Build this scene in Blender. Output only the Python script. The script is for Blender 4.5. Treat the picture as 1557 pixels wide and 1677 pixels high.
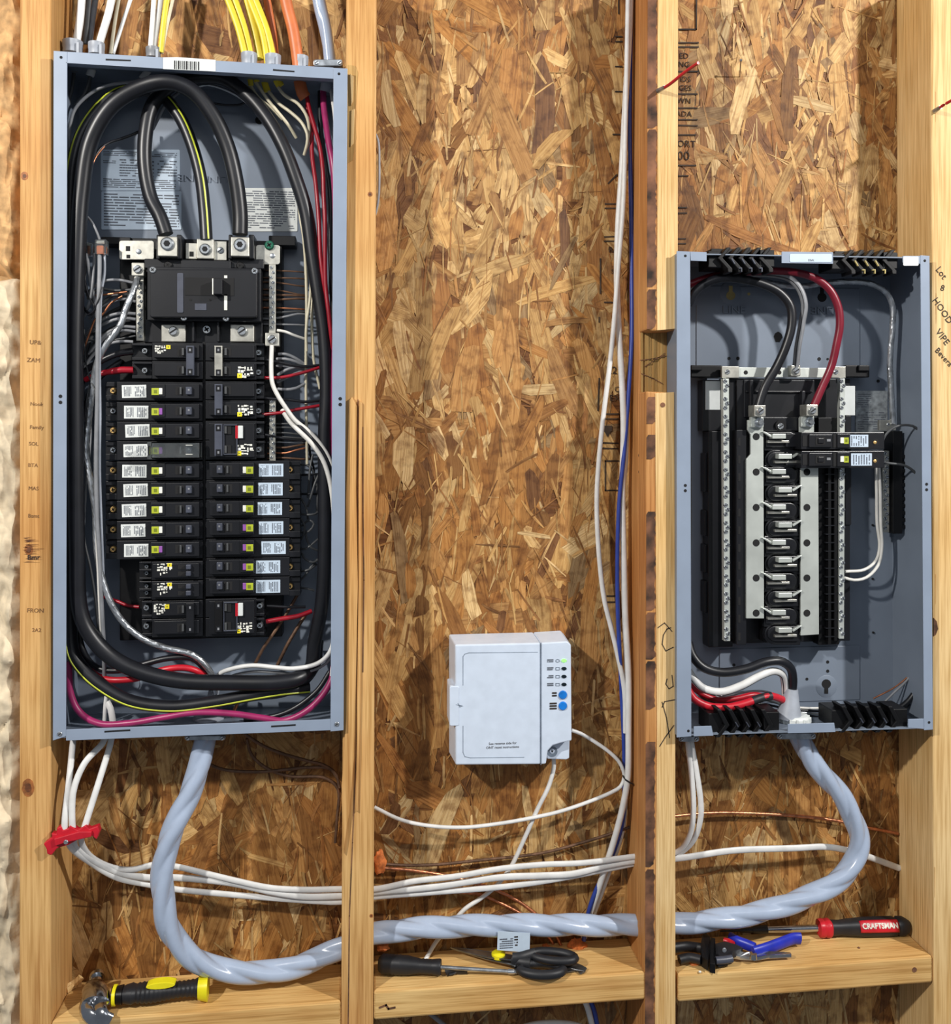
import bpy, bmesh, math, random
from mathutils import Vector, Matrix, noise
random.seed(7)
for o in list(bpy.data.objects): bpy.data.objects.remove(o)
S = bpy.context.scene; COL = S.collection
# ------------------------------------------------------------------ camera
F, CX, HY, D, TH = 1557.0, 778.5, 700.0, 1.25, math.radians(6.5)
cT, sT = math.cos(TH), math.sin(TH)
cam = bpy.data.objects.new('camera', bpy.data.cameras.new('camera')); COL.objects.link(cam)
cam.location = (0, -D, 0); cam.rotation_euler = (math.pi/2, 0, -TH)
cam.data.sensor_fit = 'HORIZONTAL'; cam.data.sensor_width = 36; cam.data.lens = 36*F/1557
cam.data.shift_y = -(838.5-HY)/1557; cam.data.clip_start = .02
S.camera = cam
# ------------------------------------------------------------------ light
w = bpy.data.worlds.new('room_air'); S.world = w; w.use_nodes = True
w.node_tree.nodes['Background'].inputs[0].default_value = (.80, .88, 1, 1)
w.node_tree.nodes['Background'].inputs[1].default_value = .19
def lamp(name, loc, power, size, col, target=(.2, 0, -.1)):
    l = bpy.data.lights.new(name, 'AREA'); l.energy = power; l.size = size; l.color = col; l.shape = 'DISK'
    o = bpy.data.objects.new(name, l); COL.objects.link(o); o.location = loc
    o.rotation_euler = (Vector(target)-Vector(loc)).to_track_quat('-Z', 'Y').to_euler(); return o
lamp('ceiling_light_right', (1.75, -1.4, 1.15), 60, .09, (1, .97, .93))
lamp('ceiling_light_left', (-1.3, -1.45, 1.0), 48, .09, (1, .96, .90))
lamp('room_glow', (.1, -2.6, 1.3), 9, 1.4, (.93, .96, 1))
vs = S.view_settings; vs.view_transform = 'Standard'; vs.look = 'None'; vs.exposure = -0.12; vs.gamma = 1; vs.use_curve_mapping = False
# ------------------------------------------------------------------ helpers
def P(x, y, Y=0.0):                       # point of the plane Y (metres behind the stud faces) seen at a photo coordinate
    d = D+Y; a = (x-CX)/F; X = (a*d*cT+d*sT)/(cT-a*sT)
    return Vector((X, Y, -(y-HY)/F*(d*cT+X*sT)))
def pxs(x, Y): d = D+Y; return (d*cT+P(x, 700, Y).x*sT)/F       # metres per photo pixel there
def lin(c):
    return tuple(((v/255)/12.92 if v/255 <= .04045 else ((v/255+.055)/1.055)**2.4) for v in c)
class MB:
    def __init__(s): s.v = []; s.f = []; s.m = []; s.mats = []; s.cur = 0; s.col = None; s.uv = None
    def mat(s, m):
        if m not in s.mats: s.mats.append(m)
        s.cur = s.mats.index(m); return s
    def add(s, vs, fs):
        b = len(s.v); s.v += [Vector(v) for v in vs]
        for f in fs: s.f.append([b+i for i in f]); s.m.append(s.cur)
    def prism(s, poly, y0, y1):           # poly: list of (x,z); y0 front, y1 back
        n = len(poly); a = sum(poly[i][0]*poly[(i+1) % n][1]-poly[(i+1) % n][0]*poly[i][1] for i in range(n))
        if a < 0: poly = poly[::-1]
        vs = [(x, y0, z) for x, z in poly]+[(x, y1, z) for x, z in poly]
        s.add(vs, [list(range(n)), list(range(2*n-1, n-1, -1))]+[[i, i+n, (i+1) % n+n, (i+1) % n] for i in range(n)]); return s
    def pp(s, pts, y0, y1, Y=None):       # prism from photo points read on the plane Y (default its front)
        Y = y0 if Y is None else Y
        return s.prism([(P(x, y, Y).x, P(x, y, Y).z) for x, y in pts], y0, y1)
    def box(s, x0, x1, y0, y1, z0, z1): return s.prism([(x0, z0), (x1, z0), (x1, z1), (x0, z1)], y0, y1)
    def R(s, x0, y0, x1, y1, Yf, Yb, rot=0):     # axis aligned box from photo rectangle on its front plane
        X0, X1, Z0, Z1 = rect(x0, y0, x1, y1, Yf)
        if rot:
            cx, cz = (X0+X1)/2, (Z0+Z1)/2; c, q = math.cos(rot), math.sin(rot)
            return s.prism([(cx+(x-cx)*c-(z-cz)*q, cz+(x-cx)*q+(z-cz)*c) for x, z in ((X0, Z0), (X1, Z0), (X1, Z1), (X0, Z1))], Yf, Yb)
        return s.box(X0, X1, Yf, Yb, Z0, Z1)
    def RR(s, x0, y0, x1, y1, Yf, Yb, r):        # rounded rectangle (r in px)
        pts = []
        for cx, cy, a in ((x1-r, y1-r, 0), (x0+r, y1-r, 90), (x0+r, y0+r, 180), (x1-r, y0+r, 270)):
            for k in range(5):
                t = math.radians(a+k*22.5); pts.append((cx+r*math.cos(t), cy+r*math.sin(t)))
        return s.pp(pts, Yf, Yb)
    def cyl(s, p0, p1, r0, r1=None, n=16):
        return s.lathe(p0, p1, [(0, r0), (1, r0 if r1 is None else r1)], n)
    def lathe(s, p0, p1, prof, n=16):            # prof: (t along p0->p1, radius)
        p0, p1 = Vector(p0), Vector(p1); T = (p1-p0); L = T.length; T.normalize()
        N = T.orthogonal().normalized(); B = T.cross(N); vs = []
        for t, r in prof:
            for k in range(n):
                a = 2*math.pi*k/n; vs.append(p0+T*(L*t)+N*(r*math.cos(a))+B*(r*math.sin(a)))
        m = len(prof); fs = [[j*n+k, j*n+(k+1) % n, (j+1)*n+(k+1) % n, (j+1)*n+k] for j in range(m-1) for k in range(n)]
        fs += [list(range(n-1, -1, -1)), [(m-1)*n+k for k in range(n)]]
        s.add(vs, fs); return s
    def tube(s, pts, r, n=12, a=None, b=None, prof=None, step=.005, off=None, cap=True):
        # a: half width facing the viewer's side, b: half thickness; prof(angle, distance)->multiplier; off: shift of a stripe towards the room
        q = spline(pts, step); m = len(q); N0 = Vector((0, -1, 0)); last = Vector((1, 0, 0)); vs = []; dist = 0
        for i, p in enumerate(q):
            T = (q[min(i+1, m-1)]-q[max(i-1, 0)]).normalized(); c = N0-T*N0.dot(T)
            if c.length < .15: c = last-T*last.dot(T)
            N = c.normalized(); last = N; B = T.cross(N)
            if i: dist += (p-q[i-1]).length
            o = p if off is None else p+N*off[0]+B*off[1]
            rr = r(dist) if callable(r) else r
            for k in range(n):
                t = 2*math.pi*k/n; g = prof(t, dist) if prof else 1
                vs.append(o+N*((b or rr)*g*math.cos(t))+B*((a or rr)*g*math.sin(t)))
        fs = [[j*n+k, j*n+(k+1) % n, (j+1)*n+(k+1) % n, (j+1)*n+k] for j in range(m-1) for k in range(n)]
        if cap: fs += [list(range(n-1, -1, -1)), [(m-1)*n+k for k in range(n)]]
        s.add(vs, fs); return s
    def build(s, name, mat=None, parent=None, smooth=False, bevel=0, seg=2, shift=True):
        me = bpy.data.meshes.new(name)
        if parent is not None: c = parent_world(parent)
        else:
            lo = [min(v[i] for v in s.v) for i in range(3)]; hi = [max(v[i] for v in s.v) for i in range(3)]
            c = Vector([(l+h)/2 for l, h in zip(lo, hi)])
        me.from_pydata([v-c for v in s.v], [], s.f)
        for m in (s.mats or [mat]): me.materials.append(m)
        if s.mats: me.polygons.foreach_set('material_index', s.m)
        bm = bmesh.new(); bm.from_mesh(me); bmesh.ops.recalc_face_normals(bm, faces=bm.faces); bm.to_mesh(me); bm.free()
        if smooth: me.shade_smooth(); me.set_sharp_from_angle(angle=math.radians(42))
        o = bpy.data.objects.new(name, me); COL.objects.link(o)
        if parent is not None: o.parent = parent
        else: o.location = c
        if bevel:
            b = o.modifiers.new('b', 'BEVEL'); b.width = bevel; b.segments = seg; b.limit_method = 'ANGLE'; b.angle_limit = math.radians(40)
        return o
def parent_world(p):
    v = Vector(p.location)
    while p.parent: p = p.parent; v += p.location
    return v
def rect(x0, y0, x1, y1, Y):
    yc, xc = (y0+y1)/2, (x0+x1)/2
    return P(x0, yc, Y).x, P(x1, yc, Y).x, P(xc, y1, Y).z, P(xc, y0, Y).z
def spline(p, step):
    p = [Vector(v) for v in p]; out = []; n = len(p)
    e = [p[0]*2-p[1]]+p+[p[-1]*2-p[-2]]
    for i in range(n-1):
        a, b, c, d = e[i:i+4]
        k = max(2, int((c-b).length/step))
        ta, tb = 0, max((b-a).length, 1e-6)**.5; tc = tb+max((c-b).length, 1e-6)**.5; td = tc+max((d-c).length, 1e-6)**.5
        for j in range(k):
            t = tb+(tc-tb)*j/k
            A1 = a*((tb-t)/(tb-ta))+b*((t-ta)/(tb-ta)); A2 = b*((tc-t)/(tc-tb))+c*((t-tb)/(tc-tb)); A3 = c*((td-t)/(td-tc))+d*((t-tc)/(td-tc))
            B1 = A1*((tc-t)/(tc-ta))+A2*((t-ta)/(tc-ta)); B2 = A2*((td-t)/(td-tb))+A3*((t-tb)/(td-tb))
            out.append(B1*((tc-t)/(tc-tb))+B2*((t-tb)/(tc-tb)))
    out.append(p[-1]); return out
def tag(o, label, cat, group=None, kind=None):
    o['label'] = label
    if cat: o['category'] = cat
    if group: o['group'] = group
    if kind: o['kind'] = kind
    return o
def thing(name, label, cat, loc, group=None):
    o = bpy.data.objects.new(name, None); COL.objects.link(o); o.location = loc; o.empty_display_size = .02
    return tag(o, label, cat, group)
def pts(lst):                              # (x, y, mm behind the stud faces) -> points
    return [P(x, y, m/1000) for x, y, m in lst]
# ------------------------------------------------------------------ materials
def nodes(name):
    m = bpy.data.materials.new(name); m.use_nodes = True; nt = m.node_tree; return m, nt, nt.nodes['Principled BSDF']
def ramp(nt, stops):
    r = nt.nodes.new('ShaderNodeValToRGB'); e = r.color_ramp.elements
    while len(e) < len(stops): e.new(.5)
    for i, (p, c) in enumerate(stops): e[i].position = p; e[i].color = (*lin(c), 1)
    return r
def mat(name, c, rough=.5, metal=0, var=.12, scale=60, bump=0, coat=0, trans=0, spec=.5, ior=None):
    m, nt, b = nodes(name)
    tc = nt.nodes.new('ShaderNodeTexCoord'); n = nt.nodes.new('ShaderNodeTexNoise'); n.inputs['Scale'].default_value = scale; n.inputs['Detail'].default_value = 4
    nt.links.new(tc.outputs['Object'], n.inputs['Vector'])
    lo = tuple(v*(1-var) for v in c); hi = tuple(min(255, v*(1+var)) for v in c)
    r = ramp(nt, [(.3, lo), (.7, hi)]); nt.links.new(n.outputs['Fac'], r.inputs[0]); nt.links.new(r.outputs[0], b.inputs['Base Color'])
    b.inputs['Roughness'].default_value = rough; b.inputs['Metallic'].default_value = metal; b.inputs['Coat Weight'].default_value = coat
    b.inputs['Transmission Weight'].default_value = trans; b.inputs['Specular IOR Level'].default_value = spec
    if ior: b.inputs['IOR'].default_value = ior
    if bump:
        bp = nt.nodes.new('ShaderNodeBump'); bp.inputs['Strength'].default_value = bump; bp.inputs['Distance'].default_value = .001
        nt.links.new(n.outputs['Fac'], bp.inputs['Height']); nt.links.new(bp.outputs[0], b.inputs['Normal'])
    return m
def pine(name, axis, c1, c2, c3, rough=.6):
    m, nt, b = nodes(name); L = nt.links.new
    tc = nt.nodes.new('ShaderNodeTexCoord'); mp = nt.nodes.new('ShaderNodeMapping')
    sc = [55, 55, 55]; sc[axis] = 1.6; mp.inputs['Scale'].default_value = sc; L(tc.outputs['Object'], mp.inputs[0])
    n = nt.nodes.new('ShaderNodeTexNoise'); n.inputs['Scale'].default_value = 1.6; n.inputs['Detail'].default_value = 5; n.inputs['Distortion'].default_value = .6; L(mp.outputs[0], n.inputs['Vector'])
    r = ramp(nt, [(.25, c2), (.45, c1), (.62, c1), (.78, c2)]); L(n.outputs['Fac'], r.inputs[0])
    m2 = nt.nodes.new('ShaderNodeMapping'); s2 = [220, 220, 220]; s2[axis] = 6; m2.inputs['Scale'].default_value = s2; L(tc.outputs['Object'], m2.inputs[0])
    n2 = nt.nodes.new('ShaderNodeTexNoise'); n2.inputs['Scale'].default_value = 2; n2.inputs['Detail'].default_value = 3; L(m2.outputs[0], n2.inputs['Vector'])
    n3 = nt.nodes.new('ShaderNodeTexNoise'); n3.inputs['Scale'].default_value = 5; n3.inputs['Detail'].default_value = 3; L(tc.outputs['Object'], n3.inputs['Vector'])
    r3 = ramp(nt, [(.35, (255, 255, 255)), (.75, c3)]); L(n3.outputs['Fac'], r3.inputs[0])
    r2 = ramp(nt, [(.3, (205, 190, 165)), (.6, (255, 255, 255))]); L(n2.outputs['Fac'], r2.inputs[0])
    def mul(a, bb, f):
        x = nt.nodes.new('ShaderNodeMix'); x.data_type = 'RGBA'; x.blend_type = 'MULTIPLY'; x.inputs[0].default_value = f; L(a, x.inputs[6]); L(bb, x.inputs[7]); return x.outputs[2]
    L(mul(mul(r.outputs[0], r2.outputs[0], .8), r3.outputs[0], .8), b.inputs['Base Color'])
    b.inputs['Roughness'].default_value = rough; b.inputs['Specular IOR Level'].default_value = .25
    bp = nt.nodes.new('ShaderNodeBump'); bp.inputs['Strength'].default_value = .35; bp.inputs['Distance'].default_value = .0008; L(n2.outputs['Fac'], bp.inputs['Height']); L(bp.outputs[0], b.inputs['Normal'])
    return m
def osb_mat():
    m, nt, b = nodes('strand_board'); L = nt.links.new
    at = nt.nodes.new('ShaderNodeAttribute'); at.attribute_name = 'flake'
    uv = nt.nodes.new('ShaderNodeUVMap'); uv.uv_map = 'grain'
    mp = nt.nodes.new('ShaderNodeMapping'); mp.inputs['Scale'].default_value = (18, 330, 1); L(uv.outputs[0], mp.inputs[0])
    n = nt.nodes.new('ShaderNodeTexNoise'); n.inputs['Scale'].default_value = 1; n.inputs['Detail'].default_value = 6; n.inputs['Roughness'].default_value = .65; L(mp.outputs[0], n.inputs['Vector'])
    r = ramp(nt, [(.3, (150, 118, 84)), (.5, (228, 214, 192)), (.72, (255, 255, 255))]); L(n.outputs['Fac'], r.inputs[0])
    tc = nt.nodes.new('ShaderNodeTexCoord'); n2 = nt.nodes.new('ShaderNodeTexNoise'); n2.inputs['Scale'].default_value = 70; n2.inputs['Detail'].default_value = 5; L(tc.outputs['Object'], n2.inputs['Vector'])
    r2 = ramp(nt, [(.34, (140, 105, 70)), (.52, (255, 255, 255))]); L(n2.outputs['Fac'], r2.inputs[0])
    x = nt.nodes.new('ShaderNodeMix'); x.data_type = 'RGBA'; x.blend_type = 'MULTIPLY'; x.inputs[0].default_value = .85; L(at.outputs['Color'], x.inputs[6]); L(r.outputs[0], x.inputs[7])
    y = nt.nodes.new('ShaderNodeMix'); y.data_type = 'RGBA'; y.blend_type = 'MULTIPLY'; y.inputs[0].default_value = .55; L(x.outputs[2], y.inputs[6]); L(r2.outputs[0], y.inputs[7])
    L(y.outputs[2], b.inputs['Base Color']); b.inputs['Roughness'].default_value = .55; b.inputs['Specular IOR Level'].default_value = .3
    bp = nt.nodes.new('ShaderNodeBump'); bp.inputs['Strength'].default_value = .9; bp.inputs['Distance'].default_value = .0014; L(n.outputs['Fac'], bp.inputs['Height']); L(bp.outputs[0], b.inputs['Normal'])
    return m
M = {}
M['osb'] = osb_mat()
M['pine'] = pine('pine_upright', 2, (218, 176, 116), (190, 143, 86), (225, 190, 150))
M['pine_pale'] = pine('pine_pale', 2, (232, 200, 146), (214, 174, 112), (236, 216, 180))
M['pine_flat'] = pine('pine_lying', 0, (226, 190, 128), (198, 152, 92), (220, 190, 150))
M['pine_side'] = pine('pine_orange', 2, (200, 148, 92), (172, 116, 66), (225, 190, 150))
M['endgrain'] = pine('pine_torn', 2, (205, 172, 112), (120, 78, 40), (190, 150, 110), .8)
M['bark'] = mat('bark_wane', (92, 62, 44), .85, var=.55, scale=38, bump=.8)
M['knot'] = mat('knot_wood', (140, 86, 44), .6, var=.3, scale=120)
M['knotc'] = mat('knot_core', (92, 54, 30), .6, var=.3, scale=160)
M['ink'] = mat('pencil_ink', (48, 40, 36), .8)
M['pencil'] = mat('faint_pencil', (128, 92, 56), .8)
M['stamp'] = mat('board_stamp_ink', (52, 40, 30), .8, var=.4)
M['steel_paint'] = mat('grey_panel_paint', (138, 151, 170), .42, var=.03, scale=20)
M['box_paint'] = mat('grey_inner_paint', (118, 128, 142), .35, var=.04, scale=12)
M['black'] = mat('black_plastic', (22, 23, 27), .34, var=.1, scale=30)
M['blackd'] = mat('deep_black_plastic', (10, 10, 12), .45, var=.1, spec=.35)
M['blackr'] = mat('black_rubber', (28, 29, 33), .5, var=.15)
M['charcoal'] = mat('charcoal_toggle', (66, 70, 82), .4, var=.1)
M['cable_black'] = mat('black_cable_jacket', (21, 22, 27), .38, var=.18, scale=40)
M['tin'] = mat('tinned_metal', (196, 194, 184), .38, .85, var=.1, scale=90)
M['bus'] = mat('tinned_bus_bar', (205, 210, 204), .42, .55, var=.05, scale=30)
M['zinc'] = mat('zinc_screw', (205, 210, 214), .25, .9, var=.1)
M['brass'] = mat('brass_screw', (214, 176, 112), .4, .6, var=.1)
M['galv'] = mat('galvanised', (160, 165, 170), .35, .8, var=.2, scale=80)
M['green'] = mat('green_screw', (30, 96, 74), .4, .3)
M['white'] = mat('white_insulation', (214, 212, 206), .4, var=.04)
M['nm'] = mat('white_sheathed_cable', (218, 218, 216), .45, var=.04)
M['grey'] = mat('grey_and_shaded_white', (128, 130, 134), .42, var=.08)  # real grey parts, and white wires with their shade put into the colour
M['greyd'] = mat('shaded_grey_insulation', (70, 72, 74), .5, var=.1)  # darker copy of the grey: shade deep in the panels put into colour
M['cream'] = mat('cream_insulation', (206, 198, 172), .4, var=.05)
M['red'] = mat('red_insulation', (146, 20, 36), .35, var=.08)
M['purple'] = mat('magenta_insulation', (150, 40, 92), .38, var=.08)
M['blue'] = mat('blue_cable', (44, 66, 150), .38, var=.06)
M['yellow'] = mat('yellow_sheath', (222, 200, 52), .42, var=.05)
M['orange'] = mat('orange_sheath', (204, 112, 62), .45, var=.06)
M['stripe'] = mat('yellow_green_stripe', (196, 206, 60), .4, var=.05)
M['copper'] = mat('bare_copper', (190, 124, 90), .35, .8, var=.2, scale=90)
M['copperd'] = mat('dull_copper', (100, 74, 56), .55, .35, var=.2, scale=90)
M['alum'] = mat('bare_aluminium', (188, 192, 196), .3, .85, var=.15, scale=90)
M['ser'] = mat('grey_service_cable', (166, 180, 202), .24, var=.02, coat=.4, bump=.15, scale=60)
M['ser2'] = mat('grey_cable_jacket', (160, 166, 176), .45, var=.05)
M['ont'] = mat('white_plastic_case', (204, 216, 232), .38, var=.02)
M['ontline'] = mat('case_seam', (120, 132, 146), .5)
M['bluebtn'] = mat('blue_button', (22, 116, 204), .35)
M['led'] = mat('dark_indicator', (20, 30, 38), .3)
M['paper'] = mat('white_label_paper', (216, 220, 218), .55, var=.03)
M['paperb'] = mat('cool_label_paper', (190, 206, 222), .5, var=.03)
M['print'] = mat('small_print', (96, 102, 112), .6)
M['lime'] = mat('lime_tab', (168, 178, 44), .45, var=.1)
M['lime2'] = mat('lime_mark', (110, 120, 30), .45)
M['yel'] = mat('yellow_mark', (226, 208, 40), .5)
M['purp'] = mat('purple_button', (140, 84, 160), .4)
M['wht'] = mat('white_button', (224, 224, 214), .45)
M['clear'] = mat('clear_plastic', (225, 238, 245), .08, trans=.95, ior=1.35)
M['foil'] = mat('foil_label', (150, 156, 160), .4, .2, var=.2, scale=120)
M['redp'] = mat('red_plastic', (190, 28, 44), .38, var=.06)
M['steel'] = mat('polished_steel', (190, 192, 196), .16, 1, var=.06)
M['blade'] = mat('scissor_steel', (120, 122, 124), .25, .9, var=.1)
M['bluegrip'] = mat('blue_grip', (34, 48, 170), .35, var=.08)
M['foam'] = mat('orange_foam', (206, 116, 58), .75, var=.2, scale=150, bump=.6)
M['ylw'] = mat('bright_yellow', (232, 220, 30), .4, var=.03)
g = mat('lit_green_indicator', (120, 220, 90), .3); g.node_tree.nodes['Principled BSDF'].inputs['Emission Color'].default_value = (.3, 1, .2, 1); g.node_tree.nodes['Principled BSDF'].inputs['Emission Strength'].default_value = 1.2; M['ledon'] = g
M['gapd'] = mat('painted_recess_shade', (14, 14, 16), .8)  # flat near-black faces; colour stands in for shade inside holes and slots
M['brassk'] = mat('board_tan_and_tip_glint', (168, 152, 96), .6)  # board seen through a keyhole; also painted reflections on guide rib tips
M['wool_t'] = mat('tan_insulation_wool', (196, 156, 108), .95, var=.18, scale=60, bump=1)
M['wool_w'] = mat('white_insulation_wool', (212, 196, 168), .95, var=.1, scale=60, bump=1)
# ------------------------------------------------------------------ small builders
_cache = {}
def screw(parent, x, y, Y, r, m='zinc', h=.0025, name='screw', style='slot', ang=.6):
    key = (r, m, h, style, round(ang, 1), name)
    if key not in _cache:
        b = MB().mat(M[m]); b.lathe((0, h, 0), (0, -h, 0), [(0, r), (.75, r), (1, r*.78)], 16)
        b.mat(M['gapd'])
        for a in ([ang] if style == 'slot' else [ang, ang+math.pi/2] if style == 'cross' else []):
            c, q = math.cos(a), math.sin(a); w = r*.16; l = r*.78 if style == 'slot' else r*.55
            b.prism([(l*c-w*q, l*q+w*c), (-l*c-w*q, -l*q+w*c), (-l*c+w*q, -l*q-w*c), (l*c+w*q, l*q-w*c)], -h-.0002, -h+.0003)
        if style == 'socket':
            b.prism([(r*.5*math.cos(k*math.pi/3), r*.5*math.sin(k*math.pi/3)) for k in range(6)], -h-.0002, -h+.0003)
        me = bpy.data.meshes.new(name); me.from_pydata(b.v, [], b.f)
        for mm in b.mats: me.materials.append(mm)
        me.polygons.foreach_set('material_index', b.m)
        bm = bmesh.new(); bm.from_mesh(me); bmesh.ops.recalc_face_normals(bm, faces=bm.faces); bm.to_mesh(me); bm.free()
        me.shade_smooth(); me.set_sharp_from_angle(angle=math.radians(40)); _cache[key] = me
    o = bpy.data.objects.new(name, _cache[key]); COL.objects.link(o); o.parent = parent
    o.location = P(x, y, Y)-parent_world(parent); return o
def text(s, x, y, Y, h, m, parent, name='lettering', rot=0, align='CENTER', depth=.0003, sx=1, tilt=0, flip=False):
    """letters on the plane Y, cap height about h metres, centred on a photo point"""
    cu = bpy.data.curves.new('t', 'FONT'); cu.body = s; cu.size = h/.7; cu.align_x = align; cu.align_y = 'CENTER'; cu.resolution_u = 2
    ob = bpy.data.objects.new('t', cu); COL.objects.link(ob); bpy.context.view_layer.update()
    src = bpy.data.meshes.new_from_object(ob); bpy.data.objects.remove(ob)
    c, q = math.cos(rot), math.sin(rot); base = P(x, y, Y); pw = parent_world(parent) if parent else Vector()
    b = bmesh.new(); b.from_mesh(src); ex = bmesh.ops.extrude_face_region(b, geom=b.faces[:])
    for v in ex['geom']:
        if isinstance(v, bmesh.types.BMVert): v.co.z += depth
    for v in b.verts:
        X, Z = v.co.x*sx, v.co.y; v.co = Vector((X*c-Z*q, -v.co.z, X*q+Z*c))+base-pw
    bmesh.ops.recalc_face_normals(b, faces=b.faces)
    me = bpy.data.meshes.new(name); b.to_mesh(me); b.free(); me.materials.append(m)
    o = bpy.data.objects.new(name, me); COL.objects.link(o); o.parent = parent; return o
def printrows(x0, y0, x1, y1, rows, Y, m, parent, name='small_print', rnd=None, vertical=False, fill=.5, rot=0):
    rnd = rnd or random; b = MB(); X0, X1, Z0, Z1 = rect(x0, y0, x1, y1, Y)
    cx, cz = (X0+X1)/2, (Z0+Z1)/2; c, q = math.cos(rot), math.sin(rot)
    def bx(a0, a1, c0, c1): b.prism([(cx+(x-cx)*c-(z-cz)*q, cz+(x-cx)*q+(z-cz)*c) for x, z in ((a0, c0), (a1, c0), (a1, c1), (a0, c1))], Y-.0003, Y+.0002)
    if vertical: A0, A1, B0, B1 = Z0, Z1, X0, X1
    else: A0, A1, B0, B1 = X0, X1, Z0, Z1
    for i in range(rows):
        w_ = (B1-B0)/rows; c0 = B0+w_*(i+.5-fill/2); c1 = c0+w_*fill; a = A0
        while a < A1:
            l = rnd.uniform(.06, .22)*(A1-A0); e = min(a+l, A1)
            if rnd.random() < .85:
                if vertical: bx(c0, c1, a, e)
                else: bx(a, e, c0, c1)
            a = e+.02*(A1-A0)
    return b.build(name, m, parent)
def wire(name, label, cat, m, r, lst, group=None, n=10, stripe=None, flat=None, twist=None, ends=None, step=.005, boff=None):
    b = MB(); p = pts(lst); prof = None
    if twist: k, amp, sp = twist; prof = lambda t, d: 1-amp+amp*abs(math.cos((t-d*sp)*k/2))*1.3
    b.tube(p, r, n=max(n, 24 if twist else n), a=flat[0] if flat else None, b=flat[1] if flat else None, prof=prof, step=step if not twist else .0025)
    o = b.build(name, m, None, smooth=True)
    tag(o, label, cat, group)
    if stripe:
        s = MB(); s.tube(p, r*.17, n=6, off=(r*.93*math.cos(stripe[1]), r*.93*math.sin(stripe[1])), step=step)
        s.build('stripe', stripe[0], o, smooth=True)
    return o
# ------------------------------------------------------------------ setting: strand board behind the studs
OY = .0905
def strand_board():
    rnd = random.Random(11)
    x0, x1, z0, z1 = -.70, 1.02, -1.0, .72
    V, Fc, C, U = [], [], [], []
    def add(poly, y, col, uv):
        b = len(V); V.extend((x, y, z) for x, z in poly); Fc.append(list(range(b, b+len(poly)))); C.append(col); U.append(uv)
    add([(x0, z0), (x1, z0), (x1, z1), (x0, z1)], OY, lin((120, 80, 44)), [(0, 0), (1, 0), (1, 1), (0, 1)])
    pal = [((214, 178, 118), 5), ((228, 198, 142), 4), ((196, 150, 92), 5), ((180, 128, 68), 5), ((162, 110, 56), 3), ((134, 92, 48), 1.6), ((236, 214, 166), 2), ((150, 128, 96), 1), ((112, 74, 46), .6)]
    names = [c for c, _ in pal]; wts = [q for _, q in pal]
    N = 15000
    for i in range(N):
        cx, cz = rnd.uniform(x0, x1), rnd.uniform(z0, z1); t = i/N
        late = t > .5
        if late and rnd.random() < .78: L, W = rnd.uniform(.012, .07), rnd.uniform(.0008, .0045)
        elif rnd.random() < .32: L, W = rnd.uniform(.07, .17), rnd.uniform(.012, .036)
        else: L, W = rnd.uniform(.025, .09), rnd.uniform(.006, .022)
        a = rnd.gauss(math.pi/2, .3) if rnd.random() < .78 else rnd.uniform(0, math.pi)
        n = noise.noise(Vector((cx*3, cz*3, 4)))
        wt = [q*(1+(1.6*n if k in (0, 1, 6) else -1.2*n if k in (3, 4, 5) else 0)) for k, q in enumerate(wts)]
        wt = [max(q, .1) for q in wt]
        if late and W < .006: col = rnd.choice([(232, 204, 152), (126, 86, 46), (190, 144, 86), (218, 186, 128), (156, 106, 58), (204, 164, 104)])
        else: col = rnd.choices(names, wt)[0]
        g = rnd.uniform(.88, 1.08); mean = (184, 144, 96); col = tuple(min(255, (v*.72+q*.28)*g) for v, q in zip(col, mean))
        ca, sa = math.cos(a), math.sin(a); h = L/2; k = W/2; taper = rnd.uniform(.35, 1)
        bend = rnd.uniform(-.4, .4)*W
        pl = [(-h+rnd.uniform(0, .25)*W, -k*taper), (-h*.4, -k+bend), (h*.35, -k*rnd.uniform(.85, 1.1)+bend), (h-rnd.uniform(0, .6)*W, -k*rnd.uniform(.3, 1)),
              (h, rnd.uniform(-.3, .3)*k), (h-rnd.uniform(0, .6)*W, k*rnd.uniform(.3, 1)), (h*.3, k+bend), (-h*.45, k*rnd.uniform(.85, 1.1)+bend), (-h-rnd.uniform(0, .25)*W, k*taper*.8)]
        y = OY-.0001-t*.0014
        off = (rnd.uniform(0, 9), rnd.uniform(0, 9))
        add([(cx+u*ca-v*sa, cz+u*sa+v*ca) for u, v in pl], y, lin(col), [(u+off[0], v+off[1]) for u, v in pl])
    me = bpy.data.meshes.new('wall_back'); me.from_pydata(V, [], Fc)
    ca = me.color_attributes.new('flake', 'FLOAT_COLOR', 'CORNER'); uvl = me.uv_layers.new(name='grain')
    cc, uu = [], []
    for f, c, u in zip(Fc, C, U):
        for k in range(len(f)): cc += [*c, 1]; uu += list(u[k])
    ca.data.foreach_set('color', cc); uvl.data.foreach_set('uv', uu)
    me.materials.append(M['osb'])
    bm = bmesh.new(); bm.from_mesh(me)
    for f in bm.faces:
        if f.normal.y > 0: f.normal_flip()
    bm.to_mesh(me); bm.free()
    o = bpy.data.objects.new('wall_back', me); COL.objects.link(o); o['kind'] = 'structure'
    o['label'] = 'strand board sheathing behind the studs'
    b = MB().box(x0, x1, OY+.0005, OY+.012, z0, z1); b.build('board_core', M['osb'], o)
    return o
wall = strand_board()
SY = OY-.0022
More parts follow.
